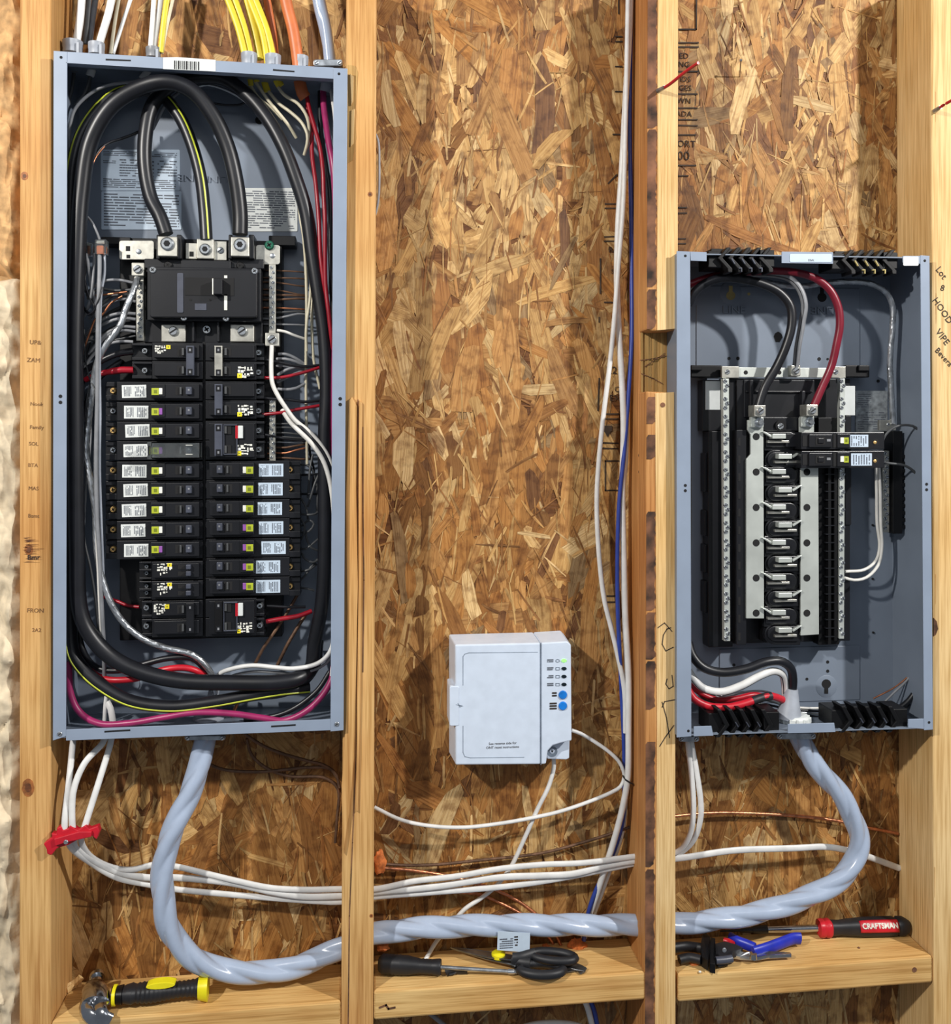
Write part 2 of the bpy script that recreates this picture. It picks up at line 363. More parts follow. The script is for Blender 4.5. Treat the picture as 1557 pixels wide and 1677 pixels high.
def bars(lst, Y, m, parent, name, wd=1.6):
    b = MB()
    for pl in lst:
        for (xa, ya), (xb, yb) in zip(pl, pl[1:]):
            A, B = P(xa, ya, Y), P(xb, yb, Y); d_ = (B-A).normalized()*wd*pxs(xa, Y)/2; nn = Vector((-d_.z, 0, d_.x))
            b.prism([((A-d_+nn).x, (A-d_+nn).z), ((A-d_-nn).x, (A-d_-nn).z), ((B+d_-nn).x, (B+d_-nn).z), ((B+d_+nn).x, (B+d_+nn).z)], Y-.0003, Y+.0002)
    return b.build(name, m, parent)
for s_, x, y, h in (('ED', 1120, 92, 9), ('NG', 1120, 106, 9), ('IDS', 1122, 130, 9), ('GES', 1122, 144.5, 9), ('WN', 1120, 165.5, 9), ('ADA', 1120, 187, 9), ('PORT', 1120, 236, 11), ('00', 1119, 256, 15)):
    text(s_, x, y, SY, h*pxs(x, SY), M['stamp'], wall, 'stamped_lettering')
bars([[(1140, -10), (1140, 48), (1110, 48)], [(1108, 70), (1143, 70)], [(1108, 77), (1143, 77)], [(1108, 117), (1143, 117)], [(1108, 154), (1141, 154)], [(1108, 177), (1141, 177)],
      [(1108, 196), (1141, 196)], [(1108, 205), (1141, 206)], [(1108, 221), (1139, 221)], [(1108, 271), (1139, 271)], [(1108, 340), (1124, 340)], [(1108, 349), (1124, 349)], [(1108, 391), (1122, 391)], [(1108, 399), (1122, 399)], [(1108, 288), (1126, 288)]], SY, M['stamp'], wall, 'stamped_rules', 2.4)
for s_, x, y, h in (('RA', 1004, 409, 9), ('SI', 1004, 445, 7), ('R2', 1001, 607, 12), ('C', 1010, 638, 9), ('EX', 1006, 652, 10)):
    text(s_, x, y, SY, h*pxs(x, SY), M['stamp'], wall, 'stamped_lettering')
bars([[(1013, -5), (1013, 22)], [(1008, 60), (1018, 60)], [(1008, 68), (1018, 68)], [(1008, 109), (1018, 109)], [(1008, 150), (1018, 150)], [(1004, 220), (1018, 220)], [(996, 300), (1010, 286)], [(991, 334), (1014, 334)], [(991, 341), (1014, 341)], [(990, 388), (1010, 387)], [(990, 395), (1010, 395)],
      [(983, 424), (983, 480)], [(981, 620), (979, 672)], [(989, 678), (1012, 678)], [(989, 686), (1012, 686)], [(990, 495), (1010, 495)], [(984, 725), (1012, 726)], [(984, 734), (1012, 735)],
      [(1013, 755), (991, 755), (991, 803), (1013, 803)], [(981, 520), (981, 527)], [(994, 976), (1008, 976)], [(994, 986), (1006, 986)]], SY, M['stamp'], wall, 'stamped_rules', 2.2)
b = MB(); b.pp([(988, 697), (1002, 697), (1002, 706), (1000, 706), (995, 716), (989, 706), (988, 706)], SY-.0003, SY+.0002); b.build('stamped_arrow', M['stamp'], wall)
b = MB(); b.R(1208, 94, 1214, 126, .074, .089)
# ------------------------------------------------------------------ studs
def stud(name, label, corners, m, cat='wall stud', yb=.0885, extra=None):
    b = MB(); b.pp(corners, 0, yb); o = b.build(name, m, None, bevel=.0025); tag(o, label, cat, 'upright wall studs'); return o
s1 = stud('wall_stud', 'leftmost knotty pine stud, between the insulation and the taller grey panel', [(32, -60), (84.5, -60), (83.5, 1760), (31, 1760)], M['pine'])
s2 = stud('wall_stud', 'split pine stud right of the taller grey panel', [(567, -60), (617, -60), (611, 1760), (558, 1760)], M['pine'])
b = MB(); b.pp([(1060, -60), (1111, -60), (1110, 540), (1100, 541), (1070, 542), (1058.5, 540)], 0, .036)
b.pp([(1058, 641), (1106, 643), (1106, 1760), (1055, 1760)], 0, .036); b.pp([(1060, -60), (1111, -60), (1107, 1760), (1055, 1760)], .036, .0885, 0)
s3 = b.build('wall_stud', M['pine_side'], None, bevel=.002); tag(s3, 'notched pine stud with dark bark edge left of the shorter grey panel', 'wall stud', 'upright wall studs')
s4 = stud('wall_stud', 'pale pine stud with handwriting at the right edge', [(1524, -60), (1578, -60), (1584, 1760), (1529, 1760)], M['pine_pale'])
# clean front strips of the notched stud, its bark and torn notch floor
b = MB(); b.pp([(1077, -60), (1110.5, -60), (1109.5, 538), (1076, 541)], -.0012, .0004); b.pp([(1073, 644), (1104, 642), (1105.5, 1000), (1106, 1760), (1072, 1760), (1076, 1200), (1074, 900)], -.0012, .0004); b.build('clean_face', M['pine_pale'], s3, bevel=.0004)
rr = random.Random(3)
def ragged(x0, x1, y0, y1, n, j=1.6, jr=2.2):
    L = [(x0+rr.uniform(-.4, .4), y0+(y1-y0)*i/n) for i in range(n+1)]; R_ = [(x1+rr.uniform(-jr, .4), y0+(y1-y0)*i/n) for i in range(n+1)]
    return L+R_[::-1]
for y0, y1 in ((-60, 210), (212, 470), (474, 539), (650, 694), (712, 752), (838, 1000), (1003, 1080), (1083, 1162), (1215, 1420), (1424, 1760)):
    n = max(6, int((y1-y0)/5)); q = [(1060-(y/1700)*4.5+.6, y) for y in [y0+(y1-y0)*i/n for i in range(n+1)]]
    q2 = [(x+15.5+rr.uniform(-2.6, .4), y) for x, y in q]; q[0] = (q[0][0]+3, q[0][1]); q2[-1] = (q2[-1][0]-6, q2[-1][1])
    b = MB(); b.pp(q+q2[::-1], -.0006, .0005); b.build('bark_edge', M['bark'], s3)
b = MB()
for k in range(15):
    x = 1050+k*3.2; b.pp([(x, 541), (x+2.9, 541), (x+2.9+rr.uniform(-.4, .4), 643), (x+rr.uniform(-.3, .3), 643)], .0345-rr.uniform(0, .003), .037)
b.build('notch_floor', M['endgrain'], s3)
bars([[(1048, 590), (1066, 588), (1090, 583)], [(1056, 600), (1072, 590), (1088, 579)], [(1050, 612), (1070, 620), (1084, 628)]], .031, M['bark'], s3, 'saw_scar', 1.3)
b = MB(); c_ = P(1085, 663, -.0015); b.cyl(c_+Vector((0, -.0006, 0)), c_+Vector((0, .001, 0)), .0032); b.build('nail_hole', M['bark'], s3)
bars([[(1098, 1028), (1092, 1030), (1086, 1040), (1084, 1055), (1090, 1066), (1102, 1060)], [(1092, 1112), (1090, 1120), (1095, 1128), (1102, 1124), (1100, 1106)]], -.0014, M['ink'], s3, 'pencil_mark', 1.3)
bars([[(1104, 1146), (1088, 1149), (1084, 1158)], [(1084, 1150), (1091, 1175), (1096, 1208)], [(1103, 1188), (1090, 1206), (1080, 1222)], [(1077, 1028), (1088, 1020), (1100, 1034)]], -.0014, M['ink'], s3, 'pencil_mark', 1.3)
# marker strokes, seen on the left side face of the notched stud
b = MB(); X = P(1059, 760, 0).x-.0006
for z0_, ya, yb in ((P(1045, 746, .03).z, .022, .06), (P(1045, 773, .03).z, .02, .062)): b.box(X-.0002, X+.0004, ya, yb, z0_-.0015, z0_+.0015)
b.build('marker_stroke', M['ink'], s3)
# peeled splinters and crack on the stud beside the tall panel
b = MB(); b.pp([(571, 655), (577, 650), (584, 665), (583, 800), (586, 960), (583, 1100), (580, 1240), (572, 1330), (562, 1400), (559, 1290), (566, 1180), (568, 1000), (566, 820)], -.006, .0003)
b.pp([(588, 655), (593, 660), (592, 900), (590, 1150), (586, 1330), (583, 1330), (586, 1000)], -.004, .0003)
b.build('splinter', M['pine'], s2, bevel=.0012)
bars([[(586, 655), (585, 800), (589, 960), (586, 1100), (583, 1240), (577, 1380), (572, 1500), (570, 1677)], [(594, 700), (594.5, 840), (596, 950), (594, 1100)]], -.0003, M['bark'], s2, 'crack', 1.5)
b = MB(); b.pp([(568, 106), (582, 108), (586, 118), (584, 152), (581, 190), (583, 225), (578, 262), (568, 268)], -.0008, .0005); b.build('chiselled_recess', M['endgrain'], s2)
b = MB(); b.pp([(573, 120), (579, 125), (578, 165), (575, 172)], -.004, .0); b.pp([(575, 180), (581, 178), (579, 235), (574, 240)], -.003, .0); b.build('splinter', M['pine_pale'], s2, bevel=.0006)
# knots, each a slightly proud end of a branch
def knot(parent, x, y, rx, ry, Y=-.0003):
    for kk, mm, f_ in (('knot', M['knot'], 1), ('knot_core', M['knotc'], .5)):
        b = MB(); b.pp([(x+rx*f_*math.cos(a*.42)*(1+.08*math.sin(3*a)), y+ry*f_*math.sin(a*.42)) for a in range(15)], Y-(.0003 if f_ < 1 else 0), .0004); o = b.build(kk, mm, parent)
for x, y, rx, ry in ((46, 1290, 10, 15), (47, 900, 7, 9), (40, 288, 6, 7)): knot(s1, x, y, rx, ry)
for x, y, rx, ry in ((606, 318, 4, 4), (608, 1500, 3, 3)): knot(s2, x, y, rx, ry)
b = MB()
for i in range(26):
    y = 880+i*1.6+rr.uniform(-2, 2); x = 36+rr.uniform(0, 10); b.pp([(x, y), (x+rr.uniform(10, 30), y+rr.uniform(-2, 2)), (x+4, y+.8)], -.0003, .0003)
b.build('rough_grain', M['knotc'], s1)
for s_, x, y, h in (('UP&', 58, 561, 7), ('ZAM', 55, 590, 7), ('Nook', 60, 662, 6), ('Family', 60, 700, 6), ('SOL', 55, 727, 6), ('BTA', 54, 762, 6), ('MAS', 55, 800, 6), ('Bsmt', 55, 845, 6), ('FRON', 58, 1000, 7), ('2A2', 60, 1032, 6)):
    text(s_, x, y, -.0002, h*pxs(x, 0), M['pencil'], s1, 'pencil_note', rot=-.05)
text('Bmr', 55, 913, -.0004, 8*pxs(55, 0), M['ink'], s1, 'marker_note')
for s_, x, y, h, r_ in (('Lot', 1541, 447, 14, -.9), ('8', 1543, 472, 13, -.3), ('HOOD', 1543, 509, 14, -.95), ('VIPE', 1543, 552, 14, -.9), ('Bevera', 1545, 585, 12, -.8)):
    text(s_, x, y, -.0004, h*.78*pxs(x, 0), M['ink'], s4, 'pencil_note', rot=r_)
b = MB(); b.pp([(1529, 1012), (1534, 1018), (1536, 1030), (1532, 1040), (1529, 1042)], -.0012, .0004); b.build('knot', M['bark'], s4)
for x, y in ((1531, 150), (1532, 480), (1531, 940), (1530, 1420)): 
    b = MB(); b.pp([(x, y), (x+1.4, y+1), (x+1, y+46), (x+.4, y+50)], -.0002, .0003); b.build('grain_line', M['pine'], s4)
# ------------------------------------------------------------------ blocking boards between the studs
def block(label, x0, x1, yt, slope, m=M['pine_flat']):
    a = P((x0+x1)/2, yt, 0); X0, X1 = P(x0, yt, 0).x, P(x1, yt, 0).x
    b = MB(); t = .0375
    b.add([(X0, 0, a.z-slope), (X1, 0, a.z+slope), (X1, .0885, a.z+slope), (X0, .0885, a.z-slope), (X0, 0, a.z-slope-t), (X1, 0, a.z+slope-t), (X1, .0885, a.z+slope-t), (X0, .0885, a.z-slope-t)],
          [[0, 1, 2, 3], [7, 6, 5, 4], [4, 5, 1, 0], [5, 6, 2, 1], [6, 7, 3, 2], [7, 4, 0, 3]])
    o = b.build('blocking_board', m, None, bevel=.003); tag(o, label, 'blocking board'); return o, a.z
bl1, Z1 = block('pine blocking board carrying the claw hammer, lower left', 84, 558, 1657, .001)
bl2, Z2 = block('pine blocking board carrying the scissors, in the middle bay', 612, 1056.5, 1608, .001)
bl3, Z3 = block('pine blocking board carrying the pliers, right bay', 1110, 1527, 1581, .001)
c_ = P(1497, 1588, 0); b = MB(); b.cyl(c_+Vector((0, -.0006, 0)), c_+Vector((0, .0006, 0)), .0035, n=10); b.build('knot', M['bark'], bl3)
bars([[(622, 1650), (632, 1646), (636, 1652), (646, 1650)]], -.0004, M['bark'], bl2, 'pitch_pocket', 3)
# ------------------------------------------------------------------ insulation left of the first stud
def wool(label, ya, yb, m, seed, dx):
    NX, NY = 36, int((yb-ya)/5); vs, fs = [], []
    A, B = P(-70, ya, 0), P(31.5, yb, 0)
    for j in range(NY+1):
        for i in range(NX+1):
            x = A.x+(B.x-A.x)*i/NX; z = A.z+(B.z-A.z)*j/NY
            p = Vector((x*14+seed, z*9, seed)); e = min(1, (NX-i)/7)*min(1, j/5+.15)*min(1, (NY-j)/5+.15)
            ba = noise.noise(p)*.5+abs(noise.noise(p*2.1))*.6+noise.noise(p*5)*.25+noise.noise(p*14)*.08
            y = .045-(.052*(e**.5))*(.55+.6*ba)+dx
            y += .02*max(0, noise.noise(Vector((x*7, z*24, seed+5)))-.1)
            vs.append((min(x+.006*noise.noise(p*3), B.x), y, z+.010*noise.noise(p*2.2+Vector((9, 0, 0)))))
    for j in range(NY):
        for i in range(NX): a = j*(NX+1)+i; fs.append([a, a+1, a+NX+2, a+NX+1])
    n0 = len(vs); vs += [(A.x, .086, A.z), (B.x, .086, A.z), (B.x, .086, B.z), (A.x, .086, B.z)]
    b = MB(); b.add(vs, fs)
    N1 = NX+1
    b.f += [[i, i+1, n0+1, n0] if False else [i+1, i, n0 if i < NX/2 else n0+1] for i in range(NX)]; b.m += [0]*NX
    b.f += [[(j+1)*N1+NX, j*N1+NX, n0+1 if j < NY/2 else n0+2] for j in range(NY)]; b.m += [0]*NY
    b.f += [[n0, n0+1, n0+2, n0+3]]; b.m += [0]
    o = b.build('insulation_batt', m, None, smooth=True); tag(o, label, 'insulation'); return o
wool('fluffy tan insulation batt, upper one left of the first stud', -60, 448, M['wool_t'], 3.3, .004)
wool('fluffy off-white insulation batt, lower one left of the first stud', 450, 1760, M['wool_w'], 8.1, 0)
nl = thing('nail', 'thin dark nail stuck in the strand board above the shorter panel', 'nail', P(1211, 126, .089))
p_ = P(1211, 126, .089); b = MB(); b.cyl(p_, P(1213, 100, .060), .0007, n=6); b.build('shank', M['copperd'], nl); b = MB(); b.cyl(P(1213, 100, .060), P(1213.2, 98, .058), .0018, n=8); b.build('nail_head', M['galv'], nl)
for lab, l in (('stiff red wire stub sticking out of the notched stud', [(1077, 149, -1), (1095, 139, -22), (1120, 119, -50), (1143, 103, -80)]), ('stiff red wire stub sticking out of the right edge stud', [(1530, 182, -1), (1545, 172, -20), (1570, 158, -48)])):
    o = wire('wire_stub', lab, 'wire', M['redp'], .0021, l)
    b = MB(); q = pts(l); b.cyl(q[0], q[0]+(q[1]-q[0])*.65, .0032, .0026); b.build('collar', M['galv'], o, smooth=True)
# ================================================================== taller panel (left)
FY = -.013
def panel(label, name, corners, fl, parts_paint, loc_px, depth=.084, sides=(1, 1, 1, 1)):
    """corners: TL TR BR BL photo points of the face; fl: widths (left,right,top,bottom) of the folded rails"""
    root = thing(name, label, 'electrical panel', P(*loc_px, FY))
    q = [P(x, y, FY) for x, y in corners]; cen = sum(q, Vector())/4
    inn = [(p+(cen-p).normalized()*.0022) for p in q]; XZ = [(p.x, p.z) for p in inn]
    bk = MB(); bk.prism(XZ, depth-.002, depth); bk.build('back_plate', M['box_paint'], root)
    th = .0016
    for nm, i, j in (('top_wall', 0, 1), ('side_wall', 1, 2), ('bottom_wall', 2, 3), ('side_wall', 3, 0)):
        a, c = inn[i], inn[j]; n = (cen-(a+c)/2); t = (c-a).normalized(); n = (n-t*n.dot(t)).normalized()*th
        b = MB(); b.prism([(a.x, a.z), (c.x, c.z), ((c+n).x, (c+n).z), ((a+n).x, (a+n).z)], FY+.001, depth); b.build(nm, M['steel_paint'] if nm == 'side_wall' and 0 else M['box_paint'], root)
    return root
lp = panel('tall grey breaker panel, open and crowded with breakers, left of the white box', 'breaker_panel', [(88, 84), (568, 112), (562, 1195), (87, 1212)], None, None, (325, 1204))
def rail(root, poly, nm='rail', mt='steel_paint', Yf=FY, th=.0016): b = MB(); b.pp(poly, Yf, Yf+th); return b.build(nm, M[mt], root, bevel=.0004)
rail(lp, [(87.5, 83), (110, 84.5), (108, 1206), (86.5, 1213)], 'side_rail'); rail(lp, [(546, 111), (569, 112), (562.5, 1196), (541, 1198)], 'side_rail')
rail(lp, [(110, 84.5), (546, 110.5), (546, 129), (110, 102.5)], 'top_rail', Yf=FY+.0004); rail(lp, [(108, 1195), (541.5, 1178), (542, 1196), (108, 1213)], 'bottom_rail', Yf=FY+.0004)
b = MB(); b.pp([(108, 103), (546, 129), (546, 128), (108, 102)], FY, FY+.012); b.build('rail_lip', M['steel_paint'], lp)
for x, y, r_ in ((100, 94, 2.3), (555, 121, 2.3)): b = MB(); c_ = P(x, y, FY); b.cyl(c_+Vector((0, -.0003, 0)), c_+Vector((0, .0008, 0)), r_*pxs(x, FY)); b.build('screw_hole', M['gapd'], lp)
for x, y in ((99, 649), (99, 659), (557, 653), (557, 662.5)): b = MB(); c_ = P(x, y, FY); b.cyl(c_+Vector((0, -.0003, 0)), c_+Vector((0, .0008, 0)), 2.9*pxs(x, FY)); b.build('screw_hole', M['gapd'], lp)
screw(lp, 98, 1202, FY, .003, 'galv', .0012); screw(lp, 551.5, 1186, FY, .003, 'galv', .0012)
for x0, y0, x1, y1 in ((173, 96, 214, 100), (447, 113, 482, 118), (171, 1197, 213, 1200), (444, 1188.5, 484, 1191.5)):
    b = MB(); b.pp([(x0, y0), (x1, y1-2), (x1, y1), (x0, y0+2.6)] if y0 < 200 else [(x0, y0), (x1, y0-2.4), (x1, y0), (x0, y0+2.5)], FY-.0001, FY+.001); b.build('rail_slot', M['gapd'], lp)
b = MB(); b.pp([(267, 94), (290, 93.5), (353, 98), (353, 117), (267, 113)], FY-.0004, FY+.0004); bc = b.build('barcode_sticker', M['paper'], lp)
x = 285
for k, w_ in enumerate((2, 1, 2.5, 1, 1, 2, 3, 1, 2, 1, 2.5, 1, 2)):
    if x > 326: break
    b = MB() if not k else b
    b.pp([(x, 99+.05*(x-285)), (x+w_, 99+.05*(x-285)), (x+w_, 113+.05*(x-285)), (x, 113+.05*(x-285))], FY-.0007, FY-.0003); x += w_+1.6
b.build('barcode_lines', M['blackd'], bc)
BKY = .0815
def label_(root, x0, y0, x1, y1, rows, mt='paperb', Y=BKY, blocks=(), vertical=False, rad=2):
    b = MB(); b.RR(x0, y0, x1, y1, Y-.0004, Y+.0003, rad); o = b.build('instruction_label', M[mt], root)
    for bb in (blocks or ((x0+4, y0+4, x1-4, y1-4, rows),)): printrows(*bb[:4], bb[4], Y-.0004, M['print'], o, rnd=random.Random(int(x0+bb[0])), fill=.42, vertical=vertical)
    return o
l1 = label_(lp, 165, 245, 294, 312, 0, blocks=((169, 248, 290, 257, 3), (169, 262, 190, 268, 2), (196, 260, 228, 290, 7), (232, 262, 252, 292, 5), (258, 262, 290, 290, 6), (169, 293, 288, 309, 5)))
label_(lp, 166, 313, 297, 376, 12)
label_(lp, 397, 308, 487, 379, 17, mt='paper')
text('LINE', 352, 293, BKY-.0003, 11*pxs(352, BKY), M['box_paint'], lp, 'embossed_lettering', rot=math.pi, depth=.0008, sx=1.3)
text('LINE', 312, 291, BKY-.0003, 11*pxs(352, BKY), M['box_paint'], lp, 'embossed_lettering', rot=math.pi, depth=.0008, sx=1.3)
b = MB(); c_ = P(424, 197, BKY); b.cyl(c_+Vector((0, -.0004, 0)), c_+Vector((0, .001, 0)), .0052); b.build('knockout_hole', M['gapd'], lp)
for x, y in ((407, 163), (470, 640), (215, 1120)): 
    b = MB(); c_ = P(x, y, BKY); b.cyl(c_+Vector((0, -.0006, 0)), c_+Vector((0, .001, 0)), .011, n=28); b.build('knockout', M['box_paint'], lp)
# interior base, dark plastic under the breakers
b = MB(); b.R(196, 392, 462, 1046, .0535, .079); b.R(165, 388, 214, 400, .05, .079); b.R(440, 386, 484, 402, .05, .079); b.build('interior_base', M['blackd'], lp, bevel=.001)
b = MB(); b.R(331.5, 560, 336.5, 1044, .030, .055); b.build('centre_spine', M['blackd'], lp)
# brackets
b = MB(); b.RR(195, 394, 252, 425, .036, .039, 4); o = b.build('neutral_bracket', M['tin'], lp, bevel=.0004)
for r_ in ((206, 403, 213, 411), (207, 417, 213, 423)): c2 = MB(); c2.R(*r_, .0357, .0365); c2.build('bracket_hole', M['gapd'], o)
screw(o, 227, 412, .036, .0035, 'galv', .0008, 'rivet', 'none')
b = MB(); b.RR(419, 401, 458, 433, .036, .039, 4); o = b.build('ground_bracket', M['tin'], lp, bevel=.0004)
screw(o, 441, 402, .036, .0062, 'green', .004, 'green_bonding_screw', 'cross'); screw(o, 446, 419, .036, .0034, 'galv', .001, 'rivet', 'none')
def bar(root, x0, y0, x1, y1, Yf, pitch, nm='neutral_bar', x0b=None, rs=2.6, mt='tin', smt='zinc', stag=True, group=None):
    b = MB(); x0b = x0 if x0b is None else x0b; wd = x1-x0; b.pp([(x0, y0), (x1, y0), (x0b+wd, y1), (x0b, y1)], Yf, Yf+.009); o = b.build(nm, M[mt], root, bevel=.0004)
    y = y0+pitch*.6; k = 0
    while y < y1-2:
        f_ = (y-y0)/(y1-y0); xc = x0+(x0b-x0)*f_+wd/2
        if group and (k % group[0]) >= group[1]: pass
        else: screw(o, xc+(1.6 if k % 2 else -1.6)*(1 if stag else 0), y, Yf, rs*pxs(x0, Yf), smt, .0014, 'bar_screw', 'slot', rr.choice([.3, 1.1, 2.0, 2.7]))
        y += pitch; k += 1
    return o
bar(lp, 223, 453, 235, 558, .034, 7.2); bar(lp, 440.5, 433, 451, 546, .034, 8.2, 'ground_bar'); bar(lp, 441, 653, 451, 756, .036, 7.6, 'ground_bar')
def lug(root, x0, y0, x1, y1, Yf, Yb, r, style='socket', nm='terminal_lug', mt='tin', sy=0):
    b = MB(); b.R(x0, y0, x1, y1, Yf, Yb); o = b.build(nm, M[mt], root, bevel=.0012)
    screw(o, (x0+x1)/2, (y0+y1)/2+sy, Yf, r*pxs(x0, Yf), 'zinc', .0035, 'lug_screw', style); return o
lug(lp, 215, 430, 236, 452, .026, .04, 7, 'slot', 'neutral_lug'); lug(lp, 434, 545, 457, 567, .026, .04, 7.5, 'slot', 'ground_lug')
lug(lp, 322, 391, 350, 424, .022, .045, 9.5, 'socket', 'neutral_lug', sy=1)
b = MB(); b.R(350, 395, 371, 426, .028, .034); o = b.build('neutral_strap', M['tin'], lp, bevel=.0005); screw(o, 361, 410, .028, .0045, 'galv', .0015)
b = MB(); b.R(304, 398, 322, 424, .031, .035); o = b.build('neutral_strap', M['tin'], lp, bevel=.0005); c2 = MB(); c2.R(310, 412, 317, 420, .0307, .0315); c2.build('strap_hole', M['gapd'], o)
# main breaker ------------------------------------------------------
mb = thing('main_breaker', 'wide black main breaker at the top of the breakers in the tall panel', 'circuit breaker', P(334, 524, .03))
b = MB(); b.R(241, 438, 427, 526, .020, .05); b.R(236, 424, 306, 440, .028, .05); b.R(374, 424, 432, 440, .028, .05); b.R(296, 426, 378, 440, .022, .05)
b.R(256, 384, 262, 424, .02, .05); b.R(289, 384, 297, 424, .02, .05); b.R(374, 384, 380, 424, .02, .05); b.R(407, 384, 416, 424, .02, .05)
b.R(236, 524, 430, 562, .040, .052); b.R(314, 526, 318, 560, .024, .045); b.R(355, 526, 359, 560, .024, .045)
b.build('housing', M['black'], mb, bevel=.0012)
b = MB(); b.RR(245, 441, 421, 520, .0085, .021, 4); cv = b.build('front_cover', M['black'], mb, bevel=.0014)
b = MB(); b.RR(290, 447, 300, 512, .0076, .0088, 2); b.build('cover_rib', M['charcoal'], cv)
b = MB(); b.R(303, 455, 383, 484, .0078, .0090); b.build('handle_recess', M['gapd'], cv)
b = MB(); b.R(349, 456, 364, 482, -.004, .009); hh = b.build('handle', M['black'], cv, bevel=.001)
b = MB(); b.R(347.5, 456, 349, 482, -.0042, .002); b.build('handle_edge', M['wht'], hh)
for r_ in ((367, 451, 372, 456), (367, 482, 372, 508)): b = MB(); b.R(*r_, .0078, .0086); b.build('white_mark', M['wht'], cv)
for x, y in ((250, 442), (417, 444), (301, 520), (370, 521)): screw(mb, x, y, .0085 if y < 500 else .012, .0042, 'zinc', .0018, 'cover_screw', 'cross')
b = MB(); b.R(319, 497, 338, 508, .0079, .0087); b.build('rating_mark', M['charcoal'], cv)
for x, y in ((312, 491), (344, 491)): b = MB(); c_ = P(x, y, .0083); b.cyl(c_+Vector((0, -.0003, 0)), c_+Vector((0, .0005, 0)), .0016, n=8); b.build('cover_pin', M['gapd'], cv)
lug(mb, 258, 387, 290, 420, .014, .045, 11, 'socket', 'line_lug', sy=-4); lug(mb, 378, 388, 408, 420, .014, .045, 10.5, 'socket', 'line_lug', sy=-3)
screw(mb, 275, 434, .026, .005, 'blackd', .002, 'recessed_screw', 'cross'); screw(mb, 393, 435, .026, .005, 'blackd', .002, 'recessed_screw', 'cross')
lug(mb, 264, 531, 304, 560, .030, .045, 8, 'slot', 'load_lug', sy=-3); lug(mb, 377, 531, 416, 560, .030, .045, 8, 'slot', 'load_lug', sy=-3)
screw(mb, 339, 540, .038, .0062, 'zinc', .004, 'mounting_screw', 'cross')
# branch breakers ---------------------------------------------------
ORD = ['topmost', 'second from the top', 'third from the top', 'fourth from the top', 'fifth from the top', 'sixth from the top', 'seventh from the top', 'eighth from the top', 'lowest']
def D_(xi, s, k=1.0):                     # distances (px) measured outwards from the spine
    def f(b, d0, y0, d1, y1, Yf, Yb): xa, xb = xi+s*d0*k, xi+s*d1*k; return b.R(min(xa, xb), y0, max(xa, xb), y1, Yf, Yb)
    return f
def afci(xi, s, yc, tab, label, lj, brass, group, cover=False, end=159, sh=0, k=1.0, rot=0):
    root = thing('circuit_breaker', label, 'circuit breaker', P(xi+s*80, yc+15, .04), group); R_ = D_(xi, s, k)
    b = MB(); R_(b, 0, yc-15.3, end-18, yc+15.3, .026, .053); R_(b, end-18, yc+5.5, end, yc+15.3, .026, .053); R_(b, end-18, yc-15.3, end, yc-8, .030, .053); R_(b, end-20, yc-15, end, yc+14, .033, .053)
    b.build('body', M['black'], root, bevel=.0006)
    b = MB(); R_(b, 6, yc-12, 85+sh, yc+11.5, .0150, .027); R_(b, 62+sh, yc-12, 85+sh, yc+9, .0135, .016); b.build('raised_centre', M['black'], root, bevel=.0007)
    b = MB(); R_(b, 31, yc-8, 45, yc+6, .0148, .0156); sl = b.build('handle_slot', M['gapd'], root)
    b = MB(); R_(b, 35, yc-7, 38, yc+5, .0125, .0152); b.build('handle', M['greyd'], root, bevel=.0003)
    b = MB(); R_(b, 18.5, yc-7.5, 28, yc+5, .0105, .0155); t_ = b.build('trip_window', M['charcoal'], root, bevel=.0006)
    b = MB(); R_(b, 21.5, yc-4, 24.5, yc-1, .0102, .0108); b.build('number_mark', M['grey'], t_)
    b = MB(); R_(b, 72+sh, yc-5.5, 84+sh, yc+6, .0125, .0150); g_ = b.build('lime_label', M['lime'], root, bevel=.0003)
    b = MB(); R_(b, 75+sh, yc-2.5, 80+sh, yc+3, .0122, .0127); b.build('label_square', M['lime2'], g_)
    b = MB(); R_(b, 66.5+sh, yc-5.5, 72+sh, yc+5, .0120, .0150); b.build('test_button', M[tab], root, bevel=.0004)
    xc = xi+s*(112+sh)*k+lj[0]; y_ = yc+lj[1]
    b = MB(); b.R(xc-20, y_-10.5, xc+20, y_+10.5, .0252, .0262, rot); lb = b.build('rating_label', M['paper' if s < 0 else 'paperb'], root, bevel=.0002)
    rn = random.Random(int(yc)); printrows(xc-17, y_-8, xc-4, y_+8, 6, .0252, M['print'], lb, rnd=rn, vertical=True, fill=.4, rot=rot); printrows(xc+1, y_-8, xc+17, y_+8, 6, .0252, M['print'], lb, rnd=rn, vertical=True, fill=.45, rot=rot)
    screw(root, xi+s*(146+sh)*k, yc-1, .033, .0041, brass, .0035, 'terminal_screw', 'cross', rr.uniform(0, 1))
    if cover:
        b = MB(); 
        for q in ((4, yc-14, 84, yc-12.6), (4, yc+11.5, 84, yc+13), (4, yc-14, 5.4, yc+13), (83, yc-14, 91, yc-8), (84, yc-8, 87, yc+8), (83, yc+8, 91, yc+14)): R_(b, *q, .0045, .016)
        R_(b, 4, yc-14, 84, yc+13, .0045, .0052)
        b.build('lock_cover', M['clear'], root)
        for q in ((17, yc-9.5, 28, yc-8.3), (17, yc+5.5, 28, yc+6.6)): c2 = MB(); R_(c2, *q, .0035, .0045); c2.build('cover_tab', M['wht'], root)
    return root
LY = [641, 674, 706, 738, 771, 803, 835, 868, 900]; LT = ['wht', 'purp', 'wht', 'purp', 'wht', 'wht', 'wht', 'wht', 'purp']
LJ = [(-.5, 0), (3, 1), (5, -.5), (2, 0), (0, .8), (2, 0), (-.5, 1), (-2, 1), (3, 1.5)]
